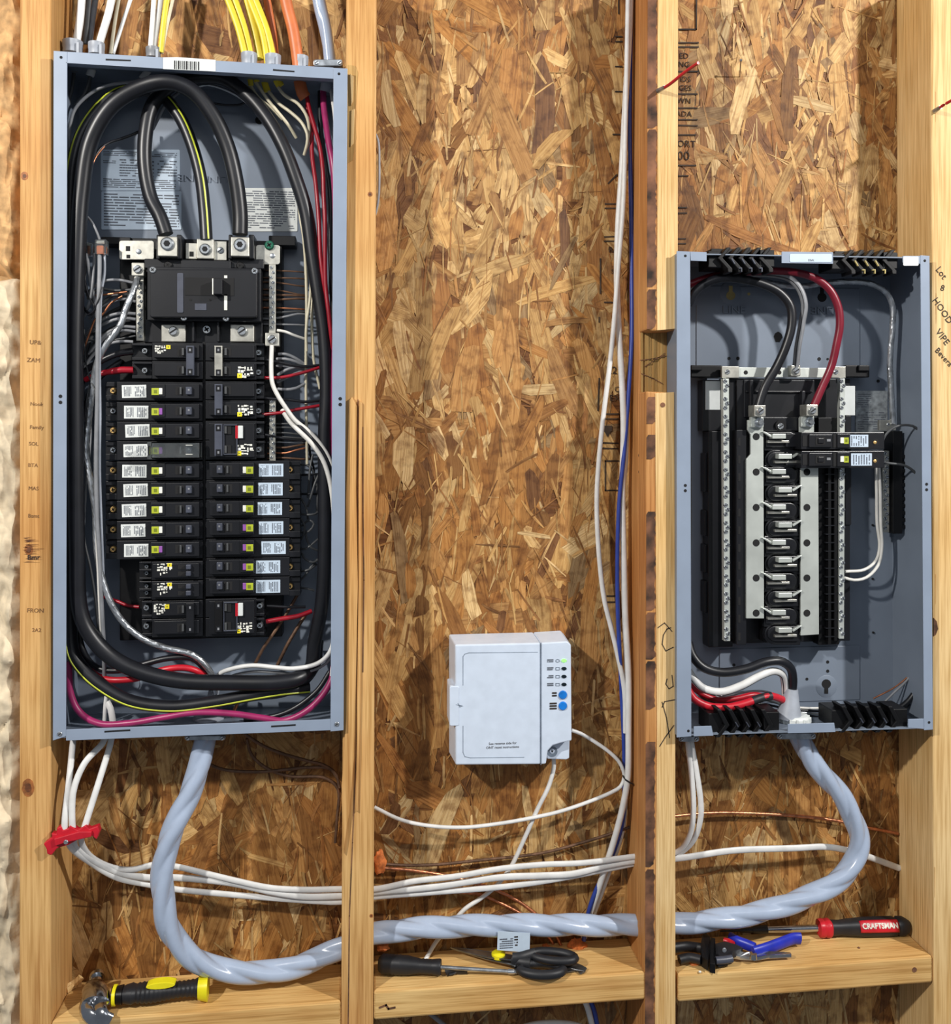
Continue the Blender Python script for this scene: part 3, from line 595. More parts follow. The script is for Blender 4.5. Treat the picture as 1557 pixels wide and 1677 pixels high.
for k in range(9):
    c = {'wht': 'white', 'purp': 'purple'}[LT[k]]
    lab = f'long breaker with {c} button, {ORD[k]} in the left labelled column'
    if k == 3: lab = 'long black breaker under a clear lock cover in the left column'
    afci(332, -1, LY[k], LT[k], lab, LJ[k], ['brass', 'galv', 'brass', 'zinc', 'brass', 'brass', 'brass', 'brass', 'brass'][k], 'long labelled breakers in the left column', cover=k == 3, rot=[.03, 0, .04, .02, -.01, .03, .03, .02, 0][k])
RY = [770, 801, 833, 864.5, 897, 928.6, 960.5]
ORD7 = ORD[:6]+['lowest']
for k in range(7):
    c = 'white' if k < 3 else 'purple'
    afci(336.5, 1, RY[k], 'wht' if k < 3 else 'purp', f'long breaker with {c} button, {ORD7[k]} in the right labelled column', [(2, 0), (1, 0), (0, 0), (2, 0), (6, 0), (-3, 0), (-3, 0)][k], 'brass', 'long labelled breakers in the right column', sh=-4, k=.975, end=159)
def glyph(root, x0, y0, x1, y1, Y, seed, yel):
    rn = random.Random(seed); b = MB(); nx, ny = 5, 4; wx, wy = (x1-x0)/nx, (y1-y0)/ny
    for i in range(nx):
        for j in range(ny):
            if (i, j) in ((4, 3), (0, 3)): continue
            dx, dy = rn.uniform(0, .3)*wx, rn.uniform(-.2, .2)*wy
            b.R(x0+i*wx+dx, y0+j*wy+dy, x0+(i+rn.choice([.4, .75, .95]))*wx+dx, y0+(j+rn.choice([.35, .6, .9]))*wy+dy, Y-.0004, Y+.0003)
    b.build('rating_print', M['wht'], root)
    b = MB(); b.R(*yel, Y-.0007, Y+.0003); o = b.build('yellow_mark', M['yel'], root)
    b = MB(); cx, cy = (yel[0]+yel[2])/2, (yel[1]+yel[3])/2; b.R(cx-1, cy-1, cx+1, cy+1, Y-.0009, Y-.0005); b.build('mark_dot', M['lime2'], o)
def twopole(xi, s, y0, y1, label, end, gl, yl, tie='charcoal', scr=(), gf=False, sx=93):
    ym = (y0+y1)/2; root = thing('double_circuit_breaker', label, 'circuit breaker', P(xi+s*50, y1, .04)); R_ = D_(xi, s)
    b = MB(); R_(b, 0, y0+.3, 83, ym-.5, .024, .053); R_(b, 0, ym+.5, 83, y1-.3, .024, .053)
    for ya in (y0, ym):
        R_(b, 83, ya+1, end, ya+5, .024, .053); R_(b, 83, ya+24, end, ya+29, .026, .053); R_(b, 83, ya+1, end, ya+29, .036, .053)
    b.build('body', M['black'], root, bevel=.0006)
    for ya in (y0, ym):
        if not gf: b = MB(); R_(b, 6, ya+3.5, 80, ya+25, .0175, .025); b.build('raised_centre', M['black'], root, bevel=.0007)
        b = MB(); R_(b, 30, ya+8, 42, ya+22, .0160 if gf else .0172, .0181); b.build('handle_slot', M['gapd'], root)
        b = MB(); R_(b, 31, ya+9, 34.5, ya+21, .014, .018); b.build('handle', M['greyd'], root, bevel=.0003)
    if gf:
        b = MB(); R_(b, 6, y0+4, 80, y1-4, .0175, .025); b.build('raised_centre', M['black'], root, bevel=.0007)
        b = MB(); 
        for q in ((29, y0+6, 52, y0+8), (29, y1-10, 52, y1-8), (29, y0+6, 30.5, y1-8), (50.5, y0+6, 52, y1-8)): R_(b, *q, .0145, .018)
        b.build('handle_frame', M['charcoal'], root, bevel=.0004)
        b = MB(); R_(b, 53, y0+8, 61, y0+29, .0135, .018); t_ = b.build('test_button', M['paper'], root, bevel=.0008)
        b = MB(); R_(b, 49, y0+8, 53, y0+29, .0145, .018); b.build('button_side', M['redp'], t_)
    b = MB(); R_(b, 14.5, y0+5, 27.5, y1-6, .0125, .0178); t_ = b.build('tied_handle', M[tie], root, bevel=.0008)
    for ya in (y0+7, y1-17): 
        b = MB(); R_(b, 17, ya, 25, ya+10, .0121, .0128); n_ = b.build('number_plate', M['black'], t_); c2 = MB(); R_(c2, 19.5, ya+3, 22.5, ya+7, .0118, .0124); c2.build('number_mark', M['grey'], n_)
    for (x, y, st) in scr: screw(root, x, y, .034, .0042, 'zinc', .006, 'terminal_screw', 'cross')
    if gl: glyph(root, *gl, .0173, int(y0), yl)
    return root
twopole(332, -1, 561, 621, 'black two-pole breaker just under the main breaker, left column', 116, (253, 566, 271, 580), (272, 565, 279, 571.5), scr=((238.5, 575, 0), (238.5, 607, 0)))
twopole(336.5, 1, 561, 622, 'black two-pole breaker just under the main breaker, right column', 96, (389, 601, 414, 620), (388.5, 611.5, 396, 619), 'tin', ((424, 578, 0), (424, 610, 0)))
twopole(336.5, 1, 624, 686, 'black two-pole breaker, second from the top of the right column', 96, (389, 664, 414, 683), (388.5, 675, 396, 682), 'charcoal', ((424, 641, 0), (424, 673, 0)))
twopole(336.5, 1, 689, 753, 'black two-pole breaker with red and white test button, upper one in the right column', 96, (388, 728, 414, 747), (388.5, 739, 395, 746), 'charcoal', ((424, 705, 0), (424, 736, 0)), gf=True)
twopole(332, -1, 983, 1043, 'black two-pole breaker at the bottom of the left column', 100, (251, 990, 272, 1008), (270, 990, 277, 997), 'black', ((241, 994, 0), (241, 1024, 0)))
twopole(336.5, 1, 980, 1042, 'black two-pole breaker with test button at the bottom of the right column', 96, (388, 1020, 412, 1037), (388.5, 1031, 394, 1037), 'blackd', ((426, 991, 0), (426, 1023, 0)), gf=True)
for k, (y0, y1) in enumerate(((919, 950), (951, 982))):
    root = thing('tandem_circuit_breaker', f'short black tandem breaker, {["upper", "lower"][k]} of the two under the left labelled column', 'circuit breaker', P(280, y1, .04), 'tandem breakers'); R_ = D_(332, -1)
    b = MB(); R_(b, 0, y0+.4, 84, y1-.4, .022, .053); R_(b, 84, y0+1, 104, y0+4, .024, .053); R_(b, 84, y0+13, 104, y0+17, .024, .053); R_(b, 84, y0+27, 104, y0+30, .024, .053); R_(b, 84, y0+2, 104, y0+29, .036, .053); b.build('body', M['black'], root, bevel=.0006)
    b = MB(); R_(b, 6, y0+4, 82, y0+27, .0165, .023); b.build('raised_centre', M['black'], root, bevel=.0007)
    for ya in (y0+6, y0+17):
        b = MB(); R_(b, 29, ya, 41, ya+7, .016, .0172); b.build('handle_slot', M['gapd'], root)
        b = MB(); R_(b, 20, ya, 28, ya+7.5, .011, .017); b.build('handle', M['charcoal'], root, bevel=.0008)
        screw(root, 241, ya+2, .034, .0028, 'galv', .004, 'terminal_screw', 'cross')
    glyph(root, 257, y0+4, 281, y0+23, .0165, 40, (274, y0+3.5, 281, y0+9))
# ================================================================== cables in and around the taller panel
wire('feeder_cable', 'thick black cable looping from right line lug down the left of the tall panel', 'cable', M['cable_black'], .0100,
     [(393, 384, 18), (393, 350, 18), (385, 289, 16), (371, 236, 14), (348, 188, 10), (316, 150, 6), (277, 134, 2), (231, 143, 4), (183, 173, 4), (148, 231, 6), (133, 320, 8), (127, 420, 8), (123, 560, 8), (124, 760, 8), (126, 900, 8), (131, 1000, 8), (147, 1038, 8), (182, 1076, 8), (230, 1100, 8), (297, 1115, 8), (381, 1118, 8), (455, 1117, 8), (490, 1110, 16), (512, 1090, 38), (518, 1050, 58)], 'black feeder cables of the tall panel', n=20)
wire('feeder_cable', 'thick black cable arching from left line lug down the right of the tall panel', 'cable', M['cable_black'], .0092,
     [(272, 384, 20), (262, 355, 22), (247, 325, 24), (237, 270, 26), (239, 214, 28), (250, 172, 32), (276, 142, 36), (322, 127, 36), (366, 129, 34), (405, 156, 30), (438, 195, 26), (463, 239, 22), (483, 289, 20), (501, 347, 20), (512, 420, 20), (522, 486, 20), (531, 549, 20), (535, 640, 20), (532, 711, 20), (532, 806, 20), (531, 932, 20), (526, 995, 22), (515, 1052, 26), (507, 1100, 30), (470, 1128, 36), (420, 1136, 42)], 'black feeder cables of the tall panel', n=20)
wire('feeder_cable', 'black neutral cable with a yellow-green stripe from the middle lug down the left wall', 'cable', M['cable_black'], .0082,
     [(338, 394, 26), (335, 347, 30), (328, 289, 32), (312, 231, 36), (293, 190, 40), (268, 160, 44), (240, 148, 46), (200, 150, 44), (168, 172, 40), (137, 214, 34), (121, 262, 30), (115, 320, 30), (114, 560, 30), (114, 860, 30), (115, 1010, 28), (119, 1068, 22), (136, 1096, 18), (168, 1124, 14), (214, 1148, 12), (280, 1157, 12), (347, 1150, 14), (414, 1138, 18), (464, 1130, 22), (505, 1126, 34)], 'black feeder cables of the tall panel', n=20, stripe=(M['stripe'], .5))
for k, l in enumerate(([(501, 152, 40), (507, 180, 34), (517, 215, 26), (525, 247, 20), (529, 285, 14), (530, 317, 12), (532, 360, 10), (532, 414, 10), (533, 467, 10), (538, 512, 8), (544, 562, 12), (548, 590, 30)],
                       [(503, 172, 46), (510, 215, 40), (511, 253, 34), (517, 301, 26), (522, 360, 20), (525, 423, 16), (532, 475, 16), (537, 505, 20), (542, 560, 26)])):
    wire('red_wire', ['bright red wire dropping from the orange cable along the right wall, nearer one', 'dark red wire crossing behind the bright red one along the right wall'][k], 'wire', M['red'], .0030, l, 'red wires dropping from the orange cable')
wire('magenta_wire', 'magenta cable dropping from the grey cable at the top right corner of the tall panel', 'wire', M['purple'], .0042, [(529, 147, 40), (530, 172, 34), (534, 204, 24), (539, 237, 14), (545, 269, 8), (549, 330, 10), (550, 420, 14), (549, 520, 14), (547, 640, 12), (547, 760, 20), (548, 900, 30)], n=12)
wire('magenta_wire', 'magenta cable lying along the bottom of the tall panel and up both corners', 'wire', M['purple'], .0042, [(546, 1090, 20), (543, 1112, 14), (527, 1140, 10), (499, 1166, 8), (465, 1180, 10), (431, 1176, 10), (381, 1169, 8), (320, 1167, 8), (267, 1175, 8), (214, 1184, 12), (163, 1185, 16), (132, 1168, 20), (117, 1140, 22), (112, 1083, 26)], n=12)
wire('black_wire', 'black wire running beside the magenta cable at the right wall', 'wire', M['cable_black'], .0034, [(524, 150, 50), (525, 210, 40), (532, 260, 30), (540, 320, 24), (541, 420, 24), (545, 520, 24), (543, 640, 30)])
wire('black_wire', 'black wire beside the magenta cable in the bottom right corner', 'wire', M['cable_black'], .0034, [(540, 1100, 24), (520, 1130, 20), (485, 1158, 18), (452, 1172, 18), (400, 1178, 26)])
for k, l in enumerate(([(417, 132, 40), (436, 160, 34), (452, 180, 34), (473, 206, 36), (485, 226, 44)], [(451, 136, 40), (465, 155, 34), (488, 170, 30), (501, 188, 30), (506, 208, 34), (503, 240, 40)],
                       [(440, 150, 44), (456, 169, 40), (476, 184, 36), (494, 201, 32), (503, 220, 30), (503, 235, 32), (498, 254, 40)], [(409, 138, 42), (423, 160, 38), (444, 177, 38), (462, 196, 44)])):
    wire('cream_wire', f'cream wire fanning out under the yellow cables, {["steep one from the first yellow stub", "topmost curve ending right", "middle curve with a hooked end", "lowest one beside the big black cable"][k]}', 'wire', M['cream'], .0022, l, 'cream wires fanning out under the yellow cables')
wire('bare_wire', 'bare bright wire following the big black arch down the right of the back plate', 'wire', M['alum'], .0019, [(322, 142, 50), (340, 139, 46), (369, 147, 40), (404, 168, 34), (430, 199, 34), (452, 226, 34), (468, 261, 34), (484, 298, 34), (493, 340, 36), (498, 383, 40), (500, 450, 44)])
for k, l in enumerate(([(487, 310, 46), (492, 360, 40), (496, 383, 40), (500, 430, 42), (502, 500, 42), (501, 570, 40), (501, 640, 42), (503, 760, 46)], [(494, 330, 46), (497, 360, 36), (502, 387, 36), (507, 412, 34), (510, 434, 34), (507, 494, 34), (503, 521, 32), (501, 548, 32), (502, 575, 34)],
                       [(512, 440, 46), (513, 458, 44), (511, 503, 42), (511, 548, 40), (514, 592, 42), (524, 637, 46)])):
    wire('cream_wire', f'long cream wire hanging left of the right-hand black cable, {["furthest left", "bent one in front", "rightmost"][k]}', 'wire', M['cream'], .0020, l, 'cream wires hanging beside the right-hand black cable')
wire('neutral_wire', 'broad white wire curving from the ground lug to the right wall of the tall panel', 'wire', M['white'], .0029, [(445, 566, 26), (444, 602, 20), (446, 628, 16), (454, 646, 14), (466, 665, 12), (483, 688, 12), (505, 706, 12), (525, 728, 12), (539, 752, 12), (547, 785, 14), (550, 830, 20)], n=12)
wire('neutral_wire', 'white wire bowing down beside the right wall of the tall panel', 'wire', M['white'], .0031, [(462, 672, 34), (476, 692, 20), (490, 706, 10), (510, 726, 8), (528, 752, 6), (538, 780, 4), (544, 812, 2), (547, 853, 2), (547, 940, 4), (548, 975, 8), (549, 1010, 20)], n=12)
wire('black_wire', 'black wire between the two white wires on the right', 'wire', M['cable_black'], .0027, [(470, 674, 30), (490, 696, 12), (508, 716, 10), (528, 740, 10), (541, 770, 10), (546, 800, 12), (549, 860, 20)])
for k, l in enumerate(([(433, 619, 34), (461, 618, 30), (497, 610, 32), (523, 602, 38)], [(430, 679, 34), (458, 676, 30), (495, 669, 32), (525, 664, 38)], [(436, 1018, 34), (463, 1013, 34), (488, 1009, 36), (510, 1001, 42)])):
    wire('red_wire', f'red wire leaving the {["top", "second", "bottom"][k]} two-pole breaker of the right column', 'wire', M['red'], [.0022, .0022, .0032][k], l, 'red wires leaving the right column')
for k, l in enumerate(([(434, 589, 34), (461, 594, 32), (497, 600, 34), (524, 598, 40)], [(433, 652, 34), (475, 655, 32), (500, 658, 34), (525, 656, 40)], [(437, 992, 34), (470, 994, 36), (500, 994, 42)], [(434, 712, 34), (465, 718, 40), (500, 722, 44)])):
    wire('black_wire', f'black wire leaving the {["top", "second", "bottom", "third"][k]} two-pole breaker of the right column', 'wire', M['cable_black'], .0019, l, 'black wires leaving the right column')
wire('red_wire', 'fat red wire end entering the upper left two-pole breaker', 'wire', M['red'], lambda d: .0046 if d < .03 else .0038, [(218, 606, 34), (200, 606, 32), (185, 608, 32), (162, 613, 34), (140, 622, 40)])
wire('red_wire', 'dim red wire behind the wires at the lower left breakers', 'wire', M['red'], .0022, [(228, 994, 44), (210, 992, 46), (190, 984, 50), (170, 978, 56)])
wire('black_wire', 'fat black wire entering the upper left two-pole breaker', 'wire', M['cable_black'], .0042, [(218, 576, 36), (191, 580, 34), (164, 592, 34), (138, 611, 40), (132, 660, 46)])
wire('black_wire', 'black wire sagging under the fat black one at the upper left', 'wire', M['cable_black'], .0036, [(200, 590, 50), (170, 612, 46), (148, 640, 44), (138, 690, 46)])
# grey branch wires into the left neutral bar
GL = [([(222, 464, 40), (198, 459, 36), (177, 459, 34), (157, 467, 40), (143, 480, 50)], 'grey', 1.9), ([(222, 474, 42), (190, 476, 44), (160, 474, 48), (144, 490, 54)], 'greyd', 1.9), ([(222, 486, 42), (204, 484, 40), (185, 484, 40), (164, 500, 44), (148, 520, 54)], 'greyd', 2.2),
      ([(222, 494, 40), (206, 490, 38), (190, 492, 38), (168, 503, 42), (146, 522, 54)], 'grey', 1.9), ([(222, 514, 38), (204, 513, 36), (186, 515, 36), (164, 526, 40), (143, 545, 52)], 'grey', 2.1), ([(222, 523, 38), (204, 521, 36), (186, 524, 36), (164, 534, 40), (139, 549, 52)], 'grey', 2.1),
      ([(222, 536, 38), (200, 535, 38), (182, 541, 38), (164, 556, 42), (146, 580, 52)], 'grey', 2.1), ([(222, 543, 38), (200, 541, 38), (184, 545, 38), (168, 556, 42), (150, 584, 52)], 'grey', 2.0), ([(222, 550, 44), (190, 556, 46), (160, 558, 50), (140, 556, 56)], 'greyd', 1.4),
      ([(218, 560, 38), (200, 559, 38), (182, 562, 38), (162, 572, 42), (144, 592, 48), (134, 612, 54)], 'grey', 2.1), ([(210, 530, 60), (180, 540, 60), (150, 570, 60), (140, 620, 60)], 'greyd', 2.6), ([(205, 500, 62), (170, 520, 62), (146, 560, 62), (136, 610, 62)], 'greyd', 2.6)]
ORDN = ['first', 'second', 'third', 'fourth', 'fifth', 'sixth', 'seventh', 'eighth', 'ninth', 'tenth', 'eleventh', 'twelfth', 'thirteenth', 'fourteenth', 'fifteenth', 'sixteenth', 'seventeenth', 'eighteenth', 'nineteenth', 'twentieth']
for k, (l, m_, r_) in enumerate(GL): wire('neutral_wire', f'grey-toned wire curving into the left neutral bar, {ORDN[k]} down', 'wire', M[m_], r_/1000, l, 'grey wires curving into the left neutral bar')
for k, l in enumerate(([(208, 478, 32), (190, 480, 32), (170, 483, 34), (155, 484, 40)], [(200, 485, 30), (182, 496, 30), (166, 517, 32), (157, 521, 34), (147, 545, 38), (141, 562, 40), (134, 586, 46)])):
    wire('copper_wire', ['short bare copper wire lying level left of the main breaker', 'bent bare copper wire reaching down left of the main breaker'][k], 'wire', M['copper'], .0012, l)
wire('bare_wire', 'stranded bare aluminium wire from the left neutral bar down to the bottom clamp', 'wire', M['alum'], .0040, [(225, 456, 28), (222, 466, 20), (216, 482, 14), (205, 508, 10), (198, 530, 8), (185, 550, 8), (171, 569, 10), (160, 592, 14), (152, 630, 20), (145, 690, 20), (141, 740, 16), (149, 790, 12), (156, 837, 12), (158, 894, 10), (165, 938, 10), (178, 979, 10), (200, 1017, 14), (232, 1045, 20), (267, 1060, 24), (314, 1072, 26), (334, 1087, 28), (348, 1108, 34), (352, 1135, 44)], twist=(7, .2, 260))
VW = [('grey wire hanging from the orange lever connector, longest one', 'grey', 2.6, [(163, 418, 18), (163, 440, 10), (162, 467, 6), (160.5, 521, 4), (159.6, 575, 4), (159, 655, 4), (157, 760, 4), (159, 850, 4), (163, 920, 6), (167, 1000, 10), (170, 1060, 20), (171, 1110, 34)]),
      ('blue-grey wire hanging beside the longest grey one', 'ser2', 1.7, [(171, 415, 22), (171, 449, 18), (166, 478, 12), (164, 520, 8), (163, 600, 6), (164, 680, 6), (163, 760, 8), (166, 860, 8), (170, 960, 12)]),
      ('grey wire from the connector bending left', 'grey', 2.2, [(142, 416, 24), (145, 440, 20), (149, 465, 18), (154, 488, 20), (157, 520, 30)]), ('dim wire from the connector going straight down', 'greyd', 2.0, [(138, 416, 30), (139, 440, 30), (139, 470, 34), (150, 498, 40)]),
      ('grey-green wire looping under the connector', 'grey', 1.9, [(155, 415, 24), (153, 450, 16), (149, 486, 14), (142, 508, 22), (136, 520, 40)]), ('black wire zigzagging under the connector', 'cable_black', 1.7, [(130, 430, 24), (138, 460, 18), (146, 485, 14), (155, 506, 16), (150, 515, 18), (138, 506, 22), (131, 480, 30)]),
      ('thin black wire diagonal beside the longest grey wire', 'cable_black', 1.2, [(168, 470, 6), (162, 490, 2), (153, 510, 6), (144, 516, 12)]), ('thin grey wire rising from the orange lever connector', 'grey', 1.5, [(163, 392, 16), (159, 381, 14), (152, 366, 16), (144, 356, 24), (137, 348, 32)]),
      ('dim thin wire crossing down beside the lower left wires', 'greyd', 1.0, [(138, 540, 50), (140, 590, 30), (147, 620, 20), (156, 640, 12), (160, 670, 14)]), ('pale wire dropping along the lower left beside the breakers', 'grey', 1.6, [(147, 630, 30), (143, 660, 28), (148, 700, 26), (146, 745, 20), (141, 790, 22), (137, 860, 30)]),
      ('dim wire dropping behind the breakers at the lower left', 'greyd', 1.6, [(134, 850, 40), (139, 890, 36), (148, 930, 34), (156, 980, 36), (163, 1060, 40)]), ('white wire on the left of the twisted bare wire', 'white', 1.5, [(161, 640, 10), (162, 700, 8), (158, 760, 8), (160, 820, 8), (158, 880, 6), (160, 930, 6), (163, 1000, 10), (168, 1070, 22)])]
for lb, m_, r_, l in VW: wire('branch_wire', lb, 'wire', M[m_], r_/1000, l)
wire('black_wire', 'black wire with bared copper crossing left over the upper printed label', 'wire', M['cable_black'], .0019, [(240, 205, 60), (227, 216, 50), (200, 227, 44), (178, 234, 40), (164, 244, 34), (151, 266, 28), (141, 300, 26), (136, 340, 26), (133, 385, 26), (136, 420, 28)])
wire('copper_wire', 'thin bright copper wire left of the printed labels', 'wire', M['copper'], .0009, [(171, 240, 36), (158, 256, 28), (148, 280, 22), (141, 310, 20), (137, 345, 20), (133, 375, 22)])
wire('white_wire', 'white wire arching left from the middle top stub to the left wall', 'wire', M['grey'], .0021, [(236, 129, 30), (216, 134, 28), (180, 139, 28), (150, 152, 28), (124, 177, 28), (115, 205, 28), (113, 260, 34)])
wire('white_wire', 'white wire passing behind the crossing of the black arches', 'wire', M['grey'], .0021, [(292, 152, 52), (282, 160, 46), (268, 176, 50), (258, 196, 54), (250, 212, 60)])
wire('black_wire', 'thin black wire looping behind the top right black arch', 'wire', M['cable_black'], .0016, [(340, 168, 60), (370, 172, 60), (395, 171, 58), (406, 164, 52)])
for k, l in enumerate(([(121, 120, 40), (118, 145, 40), (113, 165, 44), (111, 200, 50)], [(148, 122, 38), (144, 140, 40), (136, 158, 42), (124, 172, 48)], [(147, 124, 42), (145, 150, 46), (140, 165, 54)])):
    wire('grey_wire', f'dim grey wire end dropping in the top left corner, {["leftmost", "middle", "rightmost"][k]}', 'wire', M['greyd'], .0022, l, 'dim wires in the top left corner')
# copper and grey wires at the right ground bar
for k, (y0, y1, m_, r_) in enumerate(((443, 445, 'copperd', 1), (455, 456, 'copperd', 1.1), (462, 468, 'copperd', 1.1), (474, 482, 'copperd', 1.1), (483, 484, 'copperd', 1.4), (491, 489, 'copperd', 1.4), (504, 506, 'copper', 1.2), (512, 510, 'greyd', 1.4), (522, 514, 'grey', 1.5), (531, 532, 'grey', 1.2))):
    wire('ground_wire', f'short wire level with the ground bar right of the main breaker, {ORDN[k]} down', 'wire', M[m_], r_/1000, [(430, y0, 52), (446, y0, 50), (470, (y0+y1)/2, 44), (488, y1, 44), (500, y1+1, 50)], 'ground wires beside the main breaker', n=8)
wire('white_wire', 'white wire leaving under the ground lug to the right', 'wire', M['white'], .0019, [(454, 541, 34), (466, 543, 32), (484, 550, 34), (499, 555, 40)])
for k, l in enumerate(([(456, 580, 40), (468, 580, 38), (483, 586, 38), (498, 596, 42)], [(453, 588, 40), (468, 588, 36), (484, 592, 36), (499, 600, 42)], [(453, 599, 40), (468, 599, 36), (484, 602, 38), (500, 604, 42)], [(455, 614, 40), (468, 606, 36), (484, 601, 36), (500, 598, 42)], [(454, 626, 40), (466, 620, 38), (484, 612, 38), (500, 606, 44)], [(455, 637, 40), (468, 638, 36), (484, 636, 36), (500, 628, 42)])):
    wire('white_wire', f'white wire fanning out right of the top right breaker, {ORDN[k]} down', 'wire', M['grey'], .0021, l, 'white wires fanning out right of the top right breaker')  # white wires in the grey material, shade carried by the colour
for k, (y0, y1, m_) in enumerate(((694, 693, 'greyd'), (700, 702, 'greyd'), (709, 712, 'greyd'), (716, 718, 'greyd'), (724, 725, 'alum'), (733, 728, 'copperd'), (742, 734, 'copper'), (750, 752, 'copperd'))):
    wire('ground_wire', f'wire level with the lower ground bar, {ORDN[k]} down', 'wire', M[m_], .0013, [(438, y0+1, 50), (452, y0, 48), (468, y0, 46), (482, (y0+y1)/2, 46), (498, y1, 50), (506, y1, 56)], 'wires beside the lower ground bar', n=8)
LP = [[(492, 761, 50), (503, 762, 46), (512, 770, 46), (516, 785, 50)], [(512, 745, 50), (508, 765, 44), (506, 790, 44), (504, 815, 50)], [(523, 775, 50), (516, 790, 44), (510, 810, 44), (504, 830, 50)], [(492, 816, 50), (499, 826, 44), (503, 838, 44), (504, 850, 50)], [(492, 842, 50), (505, 843, 44), (515, 842, 46), (522, 838, 52)], [(493, 850, 50), (499, 862, 44), (497, 876, 44), (492, 884, 50)],
      [(493, 862, 50), (507, 852, 42), (514, 858, 42), (506, 870, 44), (494, 872, 50)], [(500, 870, 50), (503, 885, 44), (510, 897, 44), (522, 902, 50)], [(522, 882, 50), (510, 892, 44), (500, 899, 44), (493, 898, 50)], [(494, 906, 50), (500, 916, 42), (512, 921, 42), (524, 916, 50)], [(518, 924, 50), (508, 932, 42), (498, 935, 42), (492, 936, 50)], [(492, 950, 50), (500, 942, 44), (508, 930, 44), (520, 916, 50)], [(518, 790, 54), (520, 815, 50), (519, 838, 54)], [(492, 963, 50), (503, 964, 46), (514, 967, 50)], [(506, 720, 54), (508, 745, 50), (514, 770, 50), (512, 800, 56)], [(494, 778, 50), (510, 777, 46), (524, 776, 52)], [(494, 809, 50), (508, 809, 46), (522, 809, 52)]]
for k, l in enumerate(LP): wire('pigtail_wire', f'short grey loop of wire between the right breakers and the black cable, {ORDN[k]} down', 'wire', M['greyd' if k not in (14, 15, 16) else 'cable_black'], .0015, l, 'loops of wire right of the long breakers', n=8)
wire('copper_wire', 'dull copper wire slanting under the right column, left one', 'wire', M['copperd'], .0022, [(487, 974, 50), (463, 1015, 46), (432, 1060, 44), (416, 1090, 50)]); wire('copper_wire', 'dull copper wire slanting under the right column, right one', 'wire', M['copperd'], .0024, [(503, 1002, 52), (472, 1053, 46), (453, 1092, 50)], twist=(4, .15, 200))
wire('copper_wire', 'copper wire end under the black cables at the bottom', 'wire', M['copper'], .0024, [(398, 1132, 56), (391, 1148, 50), (382, 1168, 46), (380, 1185, 46)], twist=(4, .15, 200))
wire('red_wire', 'pinkish red wire hump at the bottom of the tall panel', 'wire', M['redp'], .0042, [(126, 1050, 56), (136, 1082, 50), (152, 1102, 40), (172, 1112, 32), (190, 1114, 28), (224, 1111, 28), (250, 1102, 26), (278, 1095, 24), (305, 1094, 26), (325, 1100, 30), (341, 1112, 40)])
wire('black_wire', 'black wire hump above the pinkish red one', 'wire', M['cable_black'], .0040, [(128, 1030, 58), (134, 1060, 52), (147, 1084, 42), (165, 1096, 34), (195, 1098, 32), (230, 1089, 30), (275, 1078, 30), (314, 1078, 32), (334, 1094, 36), (344, 1110, 44)])
wire('white_wire', 'white wire rising from the bottom clamp to the right wall, upper one', 'wire', M['nm'], .0030, [(352, 1124, 50), (358, 1105, 44), (381, 1095, 34), (414, 1090, 26), (450, 1093, 20), (481, 1095, 16), (521, 1086, 12), (540, 1068, 10), (548, 1040, 14)])
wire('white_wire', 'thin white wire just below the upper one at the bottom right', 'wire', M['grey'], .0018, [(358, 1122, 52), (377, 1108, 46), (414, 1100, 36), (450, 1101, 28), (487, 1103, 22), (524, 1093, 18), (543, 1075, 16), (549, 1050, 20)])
wire('white_wire', 'short white wire end in the bottom right corner of the tall panel', 'wire', M['nm'], .0034, [(548, 1080, 10), (545, 1094, 8), (544, 1106, 10)])
for k, (l, a) in enumerate((([(176, 1128, 40), (173, 1150, 34), (171, 1182, 34)], .0026), ([(176, 1150, 34), (181, 1160, 30), (185, 1182, 30)], .0042))):
    wire('cable_end', f'white cable end just inside the bottom of the tall panel, {["narrow left", "broad right"][k]} one', 'cable', M['nm'], .003, l, flat=(a, .0022), n=14)
wire('cable_end', 'grey taped cable end above the bottom clamp of the tall panel', 'cable', M['ser2'], .0072, [(351, 1128, 50), (346, 1150, 46), (336, 1186, 44)], n=16)
b = MB(); c_ = P(339, 1183, .030); b.lathe(c_+Vector((0, .014, -.004)), c_+Vector((0, .014, .006)), [(0, .021), (.7, .021), (1, .018)], 28); tag(b.build('lock_nut', M['ser2'], None, smooth=True), 'pale round lock nut inside the bottom of the tall panel', 'cable fitting')
# lever connector cluster
con = thing('lever_connector', 'clear connector with orange levers on the left of the main breaker', 'wire connector', P(150, 415, .02))
for k, (x0, x1, lv, Yf) in enumerate(((128, 140, None, .028), (140, 152, 'copperd', .024), (155, 174, 'foam', .014))):
    b = MB(); b.RR(x0, 392 if k == 2 else 397, x1, 416 if k == 2 else 418, Yf, Yf+.012, 2); b.build('clear_shell', M['clear'], con, bevel=.0006)
    if lv: b = MB(); b.RR(x0+3, 402, x1-5, 416, Yf+.001, Yf+.008, 2); b.build('orange_lever', M['orange' if k == 2 else 'copper'], con, bevel=.0005)
    b = MB(); b.R(x0+3, 394 if k == 2 else 399, x1-3, 399 if k == 2 else 402, Yf+.003, Yf+.008); b.build('spring_clip', M['tin'], con)
